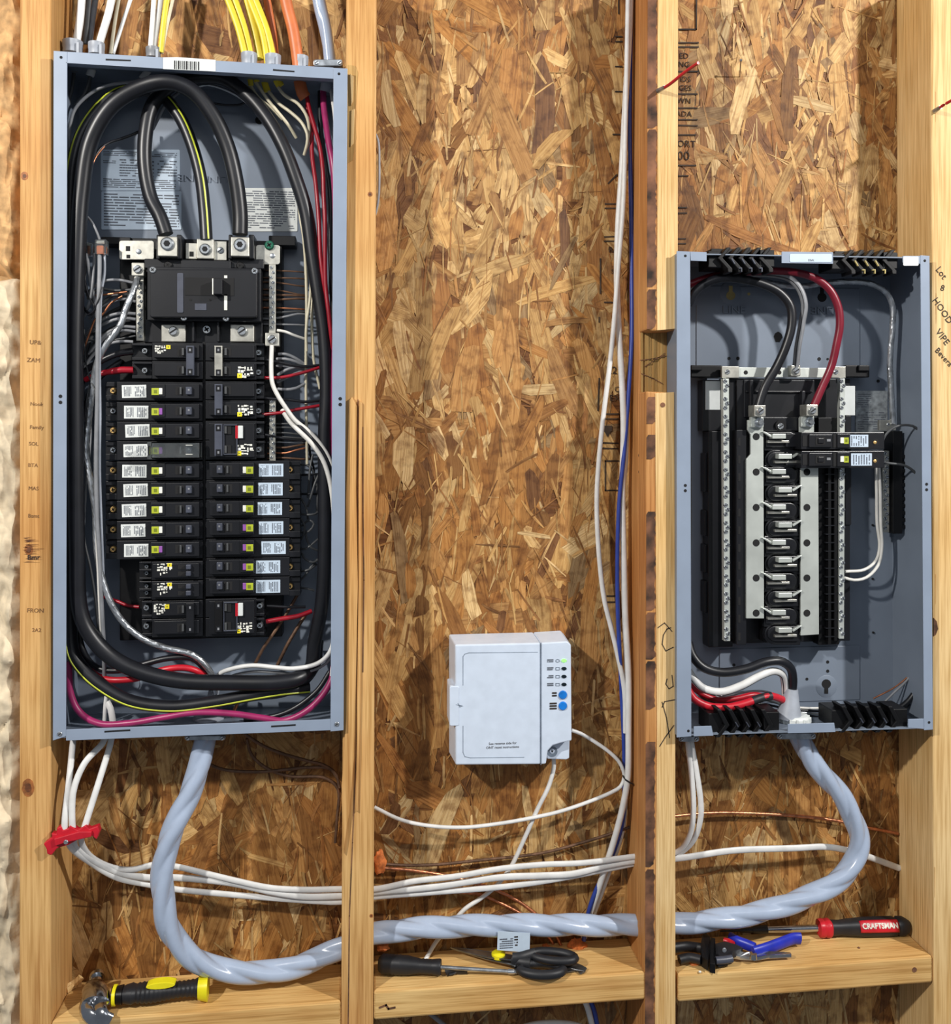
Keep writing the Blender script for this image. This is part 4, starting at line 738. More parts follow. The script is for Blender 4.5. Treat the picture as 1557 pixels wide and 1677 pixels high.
# ------------------------------------------------------------------ cables entering the top
TC = [('white flat cable, leftmost of those entering the top of the tall panel', 'nm', [(136, -40, 40), (131, 30, 38), (125, 72, 38), (124, 92, 38)], .0052), ('dim grey-white cable right behind the leftmost one', 'greyd', [(149, -40, 56), (143, 20, 54), (139, 72, 52)], .0040), ('grey cable between the first two white flat ones', 'grey', [(162, -40, 60), (153, 20, 58), (146, 72, 56)], .0040),
      ('white flat cable entering the second grey connector', 'nm', [(190, -40, 40), (178, 20, 38), (163, 72, 38), (160, 92, 38)], .0050), ('thin white cable leaning behind the second connector', 'cream', [(202, -40, 50), (189, 30, 50), (181, 88, 50)], .0024), ('thin white cable leaning furthest right of the left group', 'nm', [(228, -40, 56), (205, 25, 54), (185, 88, 52)], .0026),
      ('white cable, left of the group at the middle connector', 'nm', [(254, -40, 42), (250, 30, 42), (246, 82, 42), (246, 96, 42)], .0032), ('white cable in the middle connector with a curve', 'nm', [(268, -40, 46), (259, 30, 46), (252, 82, 46), (252, 96, 46)], .0036), ('yellow flat cable in the middle connector', 'yellow', [(279, -40, 40), (269, 30, 40), (263, 86, 42)], .0038), ('dim white cable right of the lone yellow one', 'cream', [(292, -40, 56), (274, 40, 54), (265, 88, 52)], .0022),
      ('yellow cable, leftmost of the yellow bundle', 'yellow', [(352, -50, 36), (377, 10, 36), (391, 50, 36), (401, 92, 36), (403, 108, 36)], .0042), ('yellow cable, second of the yellow bundle', 'yellow', [(365, -50, 40), (388, 10, 40), (401, 50, 40), (410, 92, 40), (411, 108, 40)], .0045), ('yellow cable behind, between the two yellow connectors', 'yellow', [(394, -50, 54), (407, 10, 52), (417, 50, 50), (427, 98, 48)], .0052),
      ('yellow cable, next to last of the yellow bundle', 'yellow', [(391, -50, 38), (413, 10, 38), (428, 50, 38), (436, 92, 38), (438, 110, 38)], .0038), ('yellow cable, rightmost of the yellow bundle', 'yellow', [(396, -50, 40), (422, 10, 40), (437, 50, 40), (447, 94, 40), (449, 110, 40)], .0045),
      ('dim orange cable behind the bright orange one', 'orange', [(428, -50, 66), (439, 10, 66), (446, 50, 66), (451, 100, 66)], .0052), ('bright orange cable entering the top of the tall panel', 'orange', [(459, -50, 36), (470, 10, 36), (480, 50, 36), (487, 96, 36), (489, 115, 36)], .0078)]
for lb, m_, l, a in TC: wire('sheathed_cable', lb, 'cable', M[m_], a*.6, l, 'cables entering the top of the tall panel', flat=(a, a*.55 if 'orange' not in m_ else a*.85), n=16)
wire('sheathed_cable', 'thick grey twisted cable entering the top right corner of the tall panel', 'cable', M['ser'], .0084, [(513, -50, 36), (524, 10, 36), (533, 50, 36), (540, 98, 36), (541, 112, 36)], n=20, twist=(2, .12, 30))
for lb, m_, l, a in (('white stub of cable hanging inside the top, second connector', 'nm', [(152, 100, 36), (150, 115, 36), (147, 124, 36)], .0055), ('white stub of cable leaning inside the top, middle connector', 'nm', [(248, 108, 34), (242, 117, 32), (232, 129, 30)], .0045), ('dim stub of cable in the top left corner', 'grey', [(123, 98, 44), (122, 118, 44)], .0050),
                     ('yellow stub inside the top, leftmost', 'yellow', [(405, 116, 38), (409, 128, 38), (411, 140, 38)], .0036), ('yellow stub inside the top, second', 'yellow', [(413, 116, 38), (418, 126, 38), (421, 134, 38)], .0036), ('yellow stub inside the top, third and lower', 'yellow', [(432, 128, 46), (434, 138, 46), (438, 150, 46)], .0046), ('yellow stub inside the top, rightmost', 'yellow', [(450, 122, 38), (454, 132, 38), (459, 141, 38)], .0055),
                     ('orange stub of cable split open inside the top', 'orange', [(488, 120, 38), (491, 135, 36), (495, 152, 36), (500, 160, 38)], .0082), ('grey stub of cable over the magenta wire', 'ser2', [(534, 124, 36), (535, 136, 36), (533, 150, 38)], .0078)):
    wire('cable_stub', lb, 'cable', M[m_], a*.6, l, flat=(a, a*.6), n=14)
wire('white_wire', 'short white wire beside the magenta one under the top right corner', 'wire', M['white'], .0022, [(541, 144, 38), (544, 165, 32), (547, 185, 26), (550, 230, 30)])
def connector(label, x0, x1, y0, y1, m_, Yc=.038, n=24):
    root = thing('cable_connector', label, 'cable connector', P((x0+x1)/2, y1, Yc), 'plastic cable connectors on top of the tall panel'); p = P((x0+x1)/2, y1, Yc); q = P((x0+x1)/2, y0, Yc); r_ = (x1-x0)/2*pxs(x0, Yc)
    b = MB(); b.lathe(p, q, [(0, r_*.96), (.45, r_*.96), (.5, r_), (1, r_), (1, r_*.8), (.7, r_*.78)], n); b.build('collar', M[m_], root, smooth=True)
    b = MB(); xr = x1-(x1-x0)*.22; b.R(xr-3, y0+1, xr+1, y1, Yc-r_-.0006, Yc-r_*.6); b.build('clip', M['ser2'], root)
connector('pale grey connector at the top left corner of the tall panel', 103, 135, 68, 88, 'ser2'); connector('pale grey connector second from the left on the tall panel', 145, 171, 71, 90, 'ser2'); connector('grey connector in the middle of the top of the tall panel', 239, 263, 79, 95, 'grey', .044)
connector('grey connector holding two yellow cables, left of the barcode gap', 395, 421, 88, 107, 'ser2'); connector('grey connector holding the right-hand yellow cables', 434, 460, 91, 109, 'ser2'); connector('grey connector holding the bright orange cable', 481, 505, 93, 112, 'ser2')
def clamp(label, x0, x1, y0, y1, Yc, gap=.35, name='metal_clamp', below=False):
    root = thing(name, label, 'cable clamp', P((x0+x1)/2, y1, Yc))
    b = MB(); b.RR(x0, y0, x1, y1, Yc-.014, Yc+.014, min(4, (y1-y0)/2.2)); b.build('clamp_bar', M['galv'], root, bevel=.0008)
    for x in (x0+5, x1-5): screw(root, x, (y0+y1)/2, Yc-.014, .0030, 'zinc', .0018, 'clamp_screw', 'slot')
    return root
clamp('metal clamp gripping the thick grey cable on top of the tall panel', 513, 561, 97, 108, .036); clamp('metal clamp on the underside of the tall panel around the thick grey cable', 302, 369, 1205, 1212.5, .022)
# ------------------------------------------------------------------ big grey cable between the panels
ser = [(337, 1196, 34), (333, 1218, 30), (326, 1257, 26), (312, 1296, 20), (293, 1337, 14), (275, 1382, 12), (266, 1432, 12), (269, 1488, 12), (281, 1528, 16), (308, 1562, 22), (347, 1584, 28), (400, 1592, 34), (455, 1590, 38), (512, 1573, 42), (559, 1552, 45), (613, 1530, 45), (679, 1521, 45), (748, 1517, 45), (852, 1515, 45), (974, 1515, 45), (1043, 1515, 45), (1108, 1513, 45), (1182, 1505, 42), (1247, 1493, 40), (1308, 1474, 38), (1355, 1453, 36), (1387, 1428, 36), (1403, 1398, 36), (1406, 1372, 36), (1399, 1345, 36), (1381, 1309, 36), (1352, 1273, 34), (1327, 1243, 34), (1312, 1212, 34), (1305, 1196, 36)]
wire('service_cable', 'thick grey twisted cable sagging from the tall panel through the studs to the shorter one', 'cable', M['ser'], .0142, ser, n=36, twist=(3, .21, 30))
b = MB(); b.pp([(815, 1525), (868, 1528), (867, 1560), (814, 1556)], .030, .0304); o = b.build('cable_tag', M['paperb'], None); tag(o, 'white printed tag hanging from the grey cable behind the scissors', 'tag'); printrows(818, 1536, 840, 1554, 5, .030, M['print'], o); printrows(842, 1532, 848, 1550, 4, .030, M['ink'], o)
NM = [('white cable, topmost of the three through the left bay', [(133, 1364, 10), (134, 1382, 20), (150, 1404, 34), (185, 1421, 48), (216, 1424, 52), (254, 1416, 54), (287, 1419, 54), (335, 1430, 52), (385, 1442, 50), (443, 1454, 50), (501, 1457, 50), (557, 1456, 50), (613, 1456, 50), (679, 1443, 50), (748, 1435, 50), (817, 1423, 50), (887, 1416, 50), (956, 1413, 50), (1045, 1402, 50), (1107, 1396, 46), (1128, 1371, 36), (1135, 1331, 30), (1133, 1280, 28), (1126, 1216, 30), (1125, 1205, 32)], .0040),
      ('white cable, middle one of the three through the left bay', [(122, 1364, 8), (122, 1386, 16), (154, 1411, 36), (193, 1428, 50), (239, 1437, 56), (285, 1437, 58), (347, 1442, 54), (385, 1447, 54), (443, 1460, 52), (497, 1468, 52), (557, 1467, 52), (613, 1461, 54), (713, 1452, 54), (817, 1437, 54), (887, 1434, 54), (939, 1431, 54), (991, 1418, 54), (1045, 1409, 52), (1107, 1406, 50), (1199, 1393, 52), (1301, 1389, 56), (1352, 1387, 60), (1389, 1393, 64), (1430, 1406, 72), (1473, 1422, 84)], .0046),
      ('white cable, lowest one of the three through the left bay', [(109, 1364, 6), (115, 1386, 12), (150, 1414, 36), (193, 1438, 52), (239, 1448, 60), (285, 1456, 62), (366, 1464, 60), (462, 1472, 58), (520, 1476, 56), (557, 1477, 56), (613, 1469, 58), (713, 1461, 58), (817, 1453, 58), (873, 1446, 58), (932, 1436, 58), (991, 1424, 58), (1045, 1413, 56), (1107, 1400, 54), (1134, 1378, 42), (1147, 1340, 32), (1147, 1310, 30), (1140, 1262, 30), (1132, 1216, 32), (1131, 1205, 34)], .0040)]
for lb, l, a in NM: wire('sheathed_cable', lb, 'cable', M['nm'], .003, l, 'white cables running through the three bays', flat=(a, .0026), n=14)
for k, (lb, l) in enumerate((('white cable from the panel bottom to the red clip, leftmost', [(120, 1205, 30), (119, 1220, 26), (112, 1290, 6), (106, 1345, -6), (106, 1366, -6)]), ('white cable from the panel bottom to the red clip, bowed middle one', [(175, 1200, 30), (168, 1217, 24), (139, 1249, 8), (121, 1292, -2), (118, 1340, -6), (120, 1366, -6)]), ('white cable from the panel bottom to the red clip, rightmost', [(184, 1200, 30), (181, 1217, 26), (162, 1280, 10), (143, 1340, -2), (135, 1366, -6)]))):
    wire('sheathed_cable', lb, 'cable', M['nm'], .003, l, 'white cables above the red clip', flat=(.0040, .0026), n=14)
st = thing('cable_staple', 'red plastic cable clip nailed to the leftmost stud', 'cable clip', P(115, 1396, -.004))
b = MB(); b.pp([(71, 1382), (85, 1372), (84, 1365), (92, 1366), (93, 1356), (100, 1354), (103, 1360), (112, 1357), (114, 1352), (127, 1360), (140, 1352), (146, 1358), (160, 1353), (163, 1362), (158, 1375), (150, 1369), (128, 1375), (112, 1384), (98, 1388), (93, 1390), (84, 1401), (77, 1399), (76, 1391)], -.010, .0005); b.build('clip_body', M['redp'], st, bevel=.001)
b = MB(); b.pp([(88, 1374), (130, 1362), (150, 1362), (149, 1371), (108, 1380), (90, 1386)], -.014, -.009); b.build('clip_ridge', M['redp'], st, bevel=.001); screw(st, 108, 1379, -.014, .0028, 'galv', .0012, 'clip_nail', 'none')
# bare copper ground wires
for k, (lb, l) in enumerate((('twisted copper wire from the tall panel to the split stud, upper one', [(398, 1200, 60), (430, 1221, 66), (462, 1234, 72), (500, 1245, 76), (532, 1254, 78), (550, 1268, 78), (556, 1290, 78)]), ('twisted copper wire curving level under the tall panel', [(332, 1242, 70), (348, 1254, 74), (370, 1261, 78), (424, 1264, 80), (470, 1260, 80), (501, 1257, 80), (540, 1259, 80), (553, 1275, 80)]), ('twisted copper wire sagging lowest under the tall panel', [(404, 1210, 74), (412, 1236, 78), (435, 1257, 80), (474, 1271, 82), (532, 1274, 82), (553, 1292, 82), (552, 1340, 82), (549, 1380, 84)]))):
    wire('ground_wire', lb, 'wire', M['copperd'], .0022, l, 'twisted copper wires under the tall panel', twist=(4, .2, 240))
wire('ground_wire', 'copper wire rising right across the middle bay from the orange foam', 'wire', M['copperd'], .0021, [(618, 1414, 70), (660, 1417, 74), (713, 1416, 76), (783, 1409, 78), (887, 1397, 80), (956, 1379, 80), (1010, 1362, 78), (1043, 1350, 76)], twist=(4, .2, 240))
wire('ground_wire', 'bright copper wire from the orange foam descending behind the scissors, upper one', 'wire', M['copper'], .0024, [(620, 1421, 66), (679, 1426, 70), (748, 1438, 76), (817, 1460, 80), (850, 1477, 80), (880, 1500, 80), (905, 1524, 80), (922, 1556, 80)], twist=(4, .2, 240))
wire('ground_wire', 'copper wire descending behind the scissors, lower one', 'wire', M['copper'], .0022, [(740, 1460, 84), (780, 1464, 84), (804, 1472, 84), (852, 1496, 84), (880, 1515, 84), (902, 1540, 84), (910, 1556, 84)], twist=(4, .2, 240))
wire('ground_wire', 'bright copper wire across the right bay under the shorter panel', 'wire', M['copper'], .0023, [(1100, 1337, 70), (1150, 1332, 74), (1199, 1331, 78), (1301, 1336, 80), (1369, 1344, 80), (1419, 1355, 80), (1470, 1365, 84)], twist=(4, .2, 240))
def foam(label, x, y, rx, ry, mm, seed, m_='foam'):
    vs, fs = [], []; n, k = 18, 11; c_ = P(x, y, mm/1000); s_ = pxs(x, mm/1000)
    for i in range(k+1):
        for j in range(n):
            t, a = math.pi*i/k, 2*math.pi*j/n; d = Vector((math.sin(t)*math.cos(a), math.sin(t)*math.sin(a)*.7, math.cos(t)))
            g_ = 1+.35*noise.noise(d*2.2+Vector((seed, 0, 0)))+.15*noise.noise(d*6+Vector((seed, 0, 0))); vs.append(c_+Vector((d.x*rx*s_*g_, d.y*rx*s_*g_, d.z*ry*s_*g_)))
    for i in range(k):
        for j in range(n): fs.append([i*n+j, i*n+(j+1) % n, (i+1)*n+(j+1) % n, (i+1)*n+j])
    b = MB(); b.add(vs, fs); tag(b.build('foam_blob', M[m_], None, smooth=True), label, 'foam sealant')
foam('orange foam blob on the split stud where copper wires emerge', 622, 1412, 10, 19, 60, 1); foam('small orange foam blob where the grey cable leaves the split stud', 627, 1551, 10, 6, 50, 2)
foam('orange foam crumbs behind the scissor handles, largest', 944, 1552, 17, 13, 74, 3); foam('orange foam lump left of the largest one behind the scissors', 893, 1553, 9, 6, 80, 4); foam('orange foam crumb at the middle of the middle board', 999, 1557, 9, 6, 76, 5); foam('orange foam crumb at the right end of the middle board', 1040, 1568, 8, 6, 60, 6); foam('orange foam crumb under the cutter handles', 1137, 1577, 8, 4, 22, 7)
# cables down the middle bay
wire('data_cable', 'thick white cable descending beside the notched stud', 'cable', M['nm'], .0044, [(1033, -50, 60), (1030, 60, 60), (1025, 150, 60), (1018, 280, 60), (1012, 370, 62), (1010, 460, 64), (1013, 540, 62), (1018, 620, 60), (1021, 700, 60), (1019, 800, 62), (1021, 900, 62), (1024, 1010, 60), (1029, 1110, 56), (1029, 1200, 54), (1028, 1270, 54), (1022, 1310, 56), (1010, 1360, 58), (998, 1400, 60), (985, 1440, 66), (972, 1480, 72), (962, 1510, 76), (956, 1535, 80)], n=16)
wire('data_cable', 'white printed cable crossing over and bowing left in the middle bay', 'cable', M['nm'], .0034, [(1029, -50, 50), (1027, 60, 50), (1024, 200, 50), (1020, 340, 50), (1012, 440, 50), (1006, 520, 52), (998, 600, 56), (988, 680, 60), (980, 760, 62), (977, 820, 62), (980, 900, 62), (989, 980, 62), (1001, 1030, 62), (1011, 1072, 62), (1022, 1130, 60), (1024, 1200, 62)], n=14)
wire('data_cable', 'blue cable descending beside the thick white one', 'cable', M['blue'], .0031, [(1034, -50, 66), (1031, 200, 66), (1033, 330, 66), (1034, 440, 66), (1034, 560, 62), (1028, 660, 60), (1022, 740, 58), (1014, 820, 58), (1011, 900, 58), (1011, 980, 58), (1014, 1060, 60), (1018, 1140, 64), (1022, 1240, 70), (1020, 1340, 72), (1010, 1380, 72), (994, 1420, 70), (975, 1460, 68), (962, 1500, 70), (956, 1540, 74)], n=12)
wire('data_cable', 'white cable running behind the blue one', 'cable', M['white'], .0026, [(1026, 640, 70), (1026, 740, 72), (1020, 820, 72), (1019, 900, 72), (1021, 1000, 72), (1025, 1100, 74), (1026, 1260, 78), (1020, 1360, 80), (1001, 1420, 78), (983, 1470, 78), (968, 1512, 80)])
wire('data_cable', 'white cable hanging under the middle board', 'cable', M['nm'], .0042, [(958, 1640, 70), (962, 1650, 70), (972, 1690, 70)], n=12); wire('data_cable', 'blue cable hanging under the middle board', 'cable', M['blue'], .0032, [(966, 1638, 72), (972, 1652, 70), (980, 1690, 70)], n=12); wire('data_cable', 'grey cable just visible low under the middle board', 'cable', M['grey'], .0032, [(690, 1650, 76), (712, 1666, 74), (740, 1690, 74)], n=12); wire('data_cable', 'pale cable arch at the bottom edge of the middle bay', 'cable', M['white'], .0032, [(820, 1700, 70), (860, 1680, 70), (905, 1674, 70), (950, 1680, 70), (980, 1700, 70)], n=12)
b = MB(); b.tube(pts([(1020, 1270, 62), (1024, 1277, 48), (1034, 1283, 48), (1040, 1284, 70)]), .0012, n=8); tag(b.build('cable_tie', M['blackr'], None, smooth=True), 'dark staple holding the thick white cable to the notched stud', 'cable tie')
wire('data_cable', 'white cable from the right of the white box looping back to the split stud', 'cable', M['nm'], .0026, [(936, 1196, 70), (950, 1201, 70), (966, 1210, 66), (998, 1232, 60), (1015, 1250, 60), (1022, 1272, 62), (1016, 1288, 60), (1004, 1296, 58), (977, 1308, 56), (920, 1328, 54), (873, 1339, 54), (816, 1349, 54), (758, 1355, 54), (700, 1352, 56), (655, 1342, 60), (613, 1322, 68)], n=12)
wire('data_cable', 'white cable from under the white box slanting down behind the grey cable', 'cable', M['nm'], .0030, [(906, 1238, 60), (907, 1254, 58), (899, 1286, 56), (880, 1325, 58), (860, 1370, 62), (835, 1422, 68), (811, 1452, 72), (786, 1472, 74), (762, 1488, 76), (740, 1512, 78), (713, 1544, 78), (700, 1566, 70), (694, 1576, 64)], n=14)
wire('data_cable', 'thin pale cable edge beside the split stud high in the middle bay', 'cable', M['ser2'], .0016, [(612, 215, 60), (619, 230, 50), (621, 270, 46), (619, 330, 50), (612, 360, 60)])
# ================================================================== white box on the board
ot = thing('network_box', 'white plastic box with indicator lights and two blue buttons mounted in the middle bay', 'network box', P(835, 1256, .05))
OF = .030
b = MB()
fr = [(747, 1055), (885, 1050), (885, 1252), (748, 1254)]; bk = [(735, 1042), (886, 1038), (887, 1254), (735, 1258)]
def loft(b, A, YA, B, YB):
    va = [(P(x, y, YA).x, YA, P(x, y, YA).z) for x, y in A]; vb = [(P(x, y, YA).x, YB, P(x, y, YA).z) for x, y in B]; n = len(A)
    b.add(va+vb, [list(range(n)), list(range(2*n-1, n-1, -1))]+[[i, (i+1) % n, (i+1) % n+n, i+n] for i in range(n)])
loft(b, [(745, 1056), (885, 1053), (885, 1252), (746, 1253)], OF, [(741, 1054), (885, 1050), (886, 1254), (741, 1257)], .089); b.build('main_cover', M['ont'], ot, bevel=.0022, seg=3)
b = MB(); loft(b, [(885.6, 1053), (929, 1050.5), (935, 1056), (936, 1213), (918, 1217), (905, 1221), (897, 1230), (894, 1251), (885.6, 1252)], OF+.0004, [(885.6, 1050), (931, 1047), (938, 1054), (939, 1213), (921, 1219), (906, 1224), (898, 1232), (895, 1253), (885.6, 1254)], .089); b.build('side_cover', M['ont'], ot, bevel=.0016, seg=2)
b = MB(); b.pp([(893, 1205), (933, 1205), (932, 1242), (927, 1244), (896, 1243)], .046, .089); b.build('mounting_foot', M['ont'], ot, bevel=.0012)
screw(ot, 904, 1231, .046, .0075, 'ontline', .0003, 'screw_recess', 'none'); screw(ot, 904, 1230, .0455, .0035, 'ont', .0006, 'foot_screw', 'cross')
b = MB(); b.RR(736, 1124, 752, 1189, OF-.0008, .07, 3); b.build('latch_tab', M['ont'], ot, bevel=.001)
bars([[(747, 1154), (757, 1156)], [(750, 1152), (753, 1158)]], OF-.0009, M['ontline'], ot, 'latch_mark', .8)
bars([[(758, 1122), (758, 1075), (761, 1071), (768, 1069), (880, 1068)]], OF-.0001, M['ontline'], ot, 'seam_line', .7)
bars([[(758, 1189), (758, 1232), (761, 1239), (770, 1241), (858, 1240)]], OF-.0001, M['ontline'], ot, 'seam_line', .7)
bars([[(885.5, 1053), (885.5, 1252)]], OF-.0001, M['ontline'], ot, 'cover_gap', 1.1)
for s_, y in (('See reverse side for', 1217.5), ('ONT reset instructions', 1223.8)): text(s_, 823, y, OF-.0001, 4.0*pxs(823, OF), M['ink'], ot, 'printed_note', depth=.0002)
for k, (y, t1, t2) in enumerate(((1082, 'SYSTEM', 'POWER'), (1095, 'BATTERY', 'POWER'), (1108, 'REPLACE', 'BATTERY'), (1121, 'BATTERY', 'DOOR'))):
    b = MB(); b.pp([(923.5+4.2*math.cos(a*math.pi/8), y+2.7*math.sin(a*math.pi/8)) for a in range(16)], OF-.0006, OF+.0008); b.build('indicator_light', M['ledon' if k == 0 else 'led'], ot)
    printrows(896, y-2.6, 906, y-.4, 1, OF-.0000, M['print'], ot, 'indicator_print', rnd=random.Random(k), fill=.8); printrows(896, y+.4, 906, y+2.4, 1, OF, M['print'], ot, 'indicator_print', rnd=random.Random(k+9), fill=.8)
    q = [(913+3*math.cos(a*math.pi/6), y+2.3*math.sin(a*math.pi/6)) for a in range(13)] if k == 0 else [(910, y-2), (916, y-2), (916, y+2), (910, y+2), (910, y-2)]
    bars([q], OF-.0001, M['ontline'], ot, 'indicator_symbol', .5)
for y, n_ in ((1138, 2), (1156, 3)):
    b = MB(); c_ = P(921.5, y, OF); b.lathe(c_+Vector((0, .001, 0)), c_+Vector((0, -.0016, 0)), [(0, 7.2*pxs(921, OF)), (.6, 7*pxs(921, OF)), (1, 6*pxs(921, OF))], 24); b.build('blue_button', M['bluebtn'], ot, smooth=True)
    for j in range(n_): b = MB(); yy = y-3+j*4.2-(1 if n_ == 3 else 0); b.R(900 if n_ == 3 else 904, yy-1.2, 911.5, yy+1.3, OF-.0002, OF+.0008); b.build('button_print', M['ink'], ot)
# ================================================================== shorter panel (right)
RYB = .0815
rp = panel('shorter grey breaker panel, mostly empty with two breakers, in the right bay', 'breaker_panel', [(1108, 412), (1522, 419), (1527, 1195), (1108, 1208)], None, None, (1310, 1205), depth=.084)
rail(rp, [(1108, 411), (1130, 412), (1132, 1206), (1108, 1208)], 'side_rail'); rail(rp, [(1507, 418), (1522, 419), (1527.5, 1195), (1513, 1196)], 'side_rail')
for pl in ([(1130, 412), (1157, 413), (1157, 428), (1131, 427)], [(1280, 412), (1364, 413), (1364, 432), (1280, 431)], [(1478, 419), (1507, 419), (1507, 432), (1478, 430)], [(1136, 1190), (1165, 1189), (1168, 1205), (1136, 1206)], [(1290, 1186), (1366, 1184), (1368, 1199), (1290, 1201)], [(1487, 1178), (1513, 1177), (1514, 1194), (1487, 1192)]):
    rail(rp, pl, 'corner_tab', Yf=FY+.0006)
b = MB(); b.RR(1293, 416, 1362, 429, FY, FY+.001, 2); o = b.build('blue_sticker', M['paperb'], rp); text('SSVK', 1328, 426.5, FY, 3.4*pxs(1328, FY), M['ink'], o, 'sticker_print', depth=.0002)
b = MB(); b.RR(1479, 420, 1504, 435, FY-.0002, FY+.0008, 2); b.build('white_sticker', M['paper'], rp)
for x, y in ((1122, 419), (1514, 427), (1127, 1197), (1521, 1183)): b = MB(); c_ = P(x, y, FY); b.cyl(c_+Vector((0, -.0003, 0)), c_+Vector((0, .0008, 0)), 2.2*pxs(x, FY)); b.build('screw_hole', M['gapd'], rp)
for x, y in ((1122, 795), (1122, 803.5), (1517, 793), (1517, 802)): b = MB(); c_ = P(x, y, FY); b.cyl(c_+Vector((0, -.0003, 0)), c_+Vector((0, .0008, 0)), 2.5*pxs(x, FY)); b.build('screw_hole', M['gapd'], rp)
b = MB(); b.pp([(1130, 700), (1132.6, 760), (1133, 860), (1131, 945)], FY+.0001, FY+.001); b.build('rail_gap', M['gapd'], rp)
# back plate pressings
for r_ in ((1140, 470, 1408, 620), (1178, 1060, 1408, 1150)): b = MB(); b.R(*r_, RYB-.0010, RYB+.001); b.build('pressed_field', M['box_paint'], rp, bevel=.001)
def keyhole(x, y, up, mt, dish=True):
    b = MB(); c_ = P(x, y, RYB-.001)
    if dish: b.lathe(c_+Vector((0, -.0006, 0)), c_+Vector((0, .002, 0)), [(0, .0155), (.3, .017), (1, .017)], 32); b.build('keyhole_dish', M['box_paint'], rp, smooth=True)
    b = MB(); b.pp([(x+7.5*math.cos(a*.45), y+(4 if up else -4)+7.5*math.sin(a*.45)) for a in range(14)], RYB-.0021, RYB-.0014); b.pp([(x-3, y), (x+3, y), (x+3, y+(-12 if up else 12)), (x-3, y+(-12 if up else 12))], RYB-.0022, RYB-.0014); b.build('keyhole', M[mt], rp)
keyhole(1196.5, 480, True, 'brassk'); keyhole(1346, 483, True, 'gapd'); keyhole(1353, 1124, False, 'gapd')
for x, y, r_ in ((1193.5, 587, 2.6), (1208, 587, 3), (1341, 588, 3), (1355, 588, 2), (1226, 481.5, 2.4), (1201.5, 1089, 2.5), (1355, 1084, 2.6), (1355, 1099, 2.6), (1321, 1112, 2.4), (1438, 624, 2.4), (1429, 860, 1.8), (1429, 948, 1.8), (1430, 1036, 1.8)):
    b = MB(); c_ = P(x, y, RYB-.001); b.cyl(c_+Vector((0, -.0005, 0)), c_+Vector((0, .001, 0)), r_*pxs(x, RYB)); b.build('small_hole', M['gapd' if (x, y) != (1226, 481.5) else 'brassk'], rp)
b = MB(); b.pp([(1267, 551), (1269, 546), (1274, 543), (1279, 546), (1281, 552), (1276, 560), (1270, 560)], RYB-.0018, RYB-.0008); b.build('cable_hole', M['gapd'], rp)
text('LINE', 1201, 508, RYB-.0012, 12*pxs(1201, RYB), M['box_paint'], rp, 'embossed_lettering', depth=.0022, sx=1.15); text('LINE', 1346, 508, RYB-.0012, 12*pxs(1346, RYB), M['box_paint'], rp, 'embossed_lettering', rot=math.pi, depth=.0022, sx=1.15)
for x, y in ((1134, 488), (1290, 490)): 
    b = MB(); c_ = P(x, y, RYB-.001); b.cyl(c_+Vector((0, -.0006, 0)), c_+Vector((0, .001, 0)), .012, n=28); b.build('knockout', M['box_paint'], rp)
# interior assembly
b = MB(); b.R(1150, 622, 1184, 706, .060, .080); b.R(1160, 706, 1200, 1060, .056, .080); b.R(1184, 620, 1392, 1052, .062, .080); b.R(1384, 680, 1394, 860, .060, .080)
for y0, y1 in ((742, 806), (836, 878), (892, 938), (952, 1004)): b.R(1154, y0, 1164, y1, .062, .080)
b.build('interior_base', M['black'], rp, bevel=.001)
b = MB(); b.R(1131, 598, 1183, 618, .050, .070); b.R(1131, 598, 1150, 607, .044, .070); b.build('support_arm', M['blackd'], rp, bevel=.0015)
b = MB(); b.R(1384, 598, 1424, 618, .050, .070); b.R(1406, 598, 1424, 608, .046, .070); b.build('support_arm', M['blackd'], rp, bevel=.0015)
b = MB(); b.R(1182, 602, 1384, 618, .040, .046); cb = b.build('neutral_crossbar', M['bus'], rp, bevel=.0006)
for x in (1221, 1276): b = MB(); c_ = P(x, 610, .04); b.cyl(c_+Vector((0, -.0004, 0)), c_+Vector((0, .001, 0)), .003); b.build('crossbar_hole', M['gapd'], cb)
for x0, x1 in ((1182, 1210), (1362, 1385)): b = MB(); b.R(x0, 600, x1, 619, .036, .041); o = b.build('crossbar_end', M['tin'], cb, bevel=.0008); screw(o, (x0+x1)/2-5, 609, .036, .0036, 'zinc', .0015)
lug(rp, 1295, 598, 1311, 616, .030, .044, 6, 'slot', 'neutral_lug')
bar(rp, 1184, 620, 1193.5, 1050, .030, 7.25, x0b=1186, rs=3.6, mt='bus', group=(4, 3)); bar(rp, 1375.5, 620, 1383.5, 1046, .034, 7.25, x0b=1374, rs=3.3, mt='bus', group=(4, 3))
b = MB(); b.R(1194, 622, 1206, 1046, .050, .062); b.R(1206, 704, 1222, 1056, .034, .062); b.R(1206, 622, 1222, 704, .046, .062); lr = b.build('wire_channel', M['black'], rp, bevel=.0008)
for k in range(12): b = MB(); y = 717+k*29; b.R(1208.5, y, 1212.5, y+13, .0335, .0345); b.build('channel_slot', M['gapd'], lr)
b = MB(); b.R(1340, 684, 1374, 1056, .044, .062); b.R(1356, 760, 1361, 1056, .036, .05); b.R(1366, 760, 1371, 1050, .036, .05); rc = b.build('wire_channel', M['blackd'], rp, bevel=.0006)
for k in range(20): b = MB(); y = 776+k*14; b.R(1352, y, 1367, y+1.6, .0355, .045); b.build('channel_rib', M['greyd' if 0 else 'black'], rc)
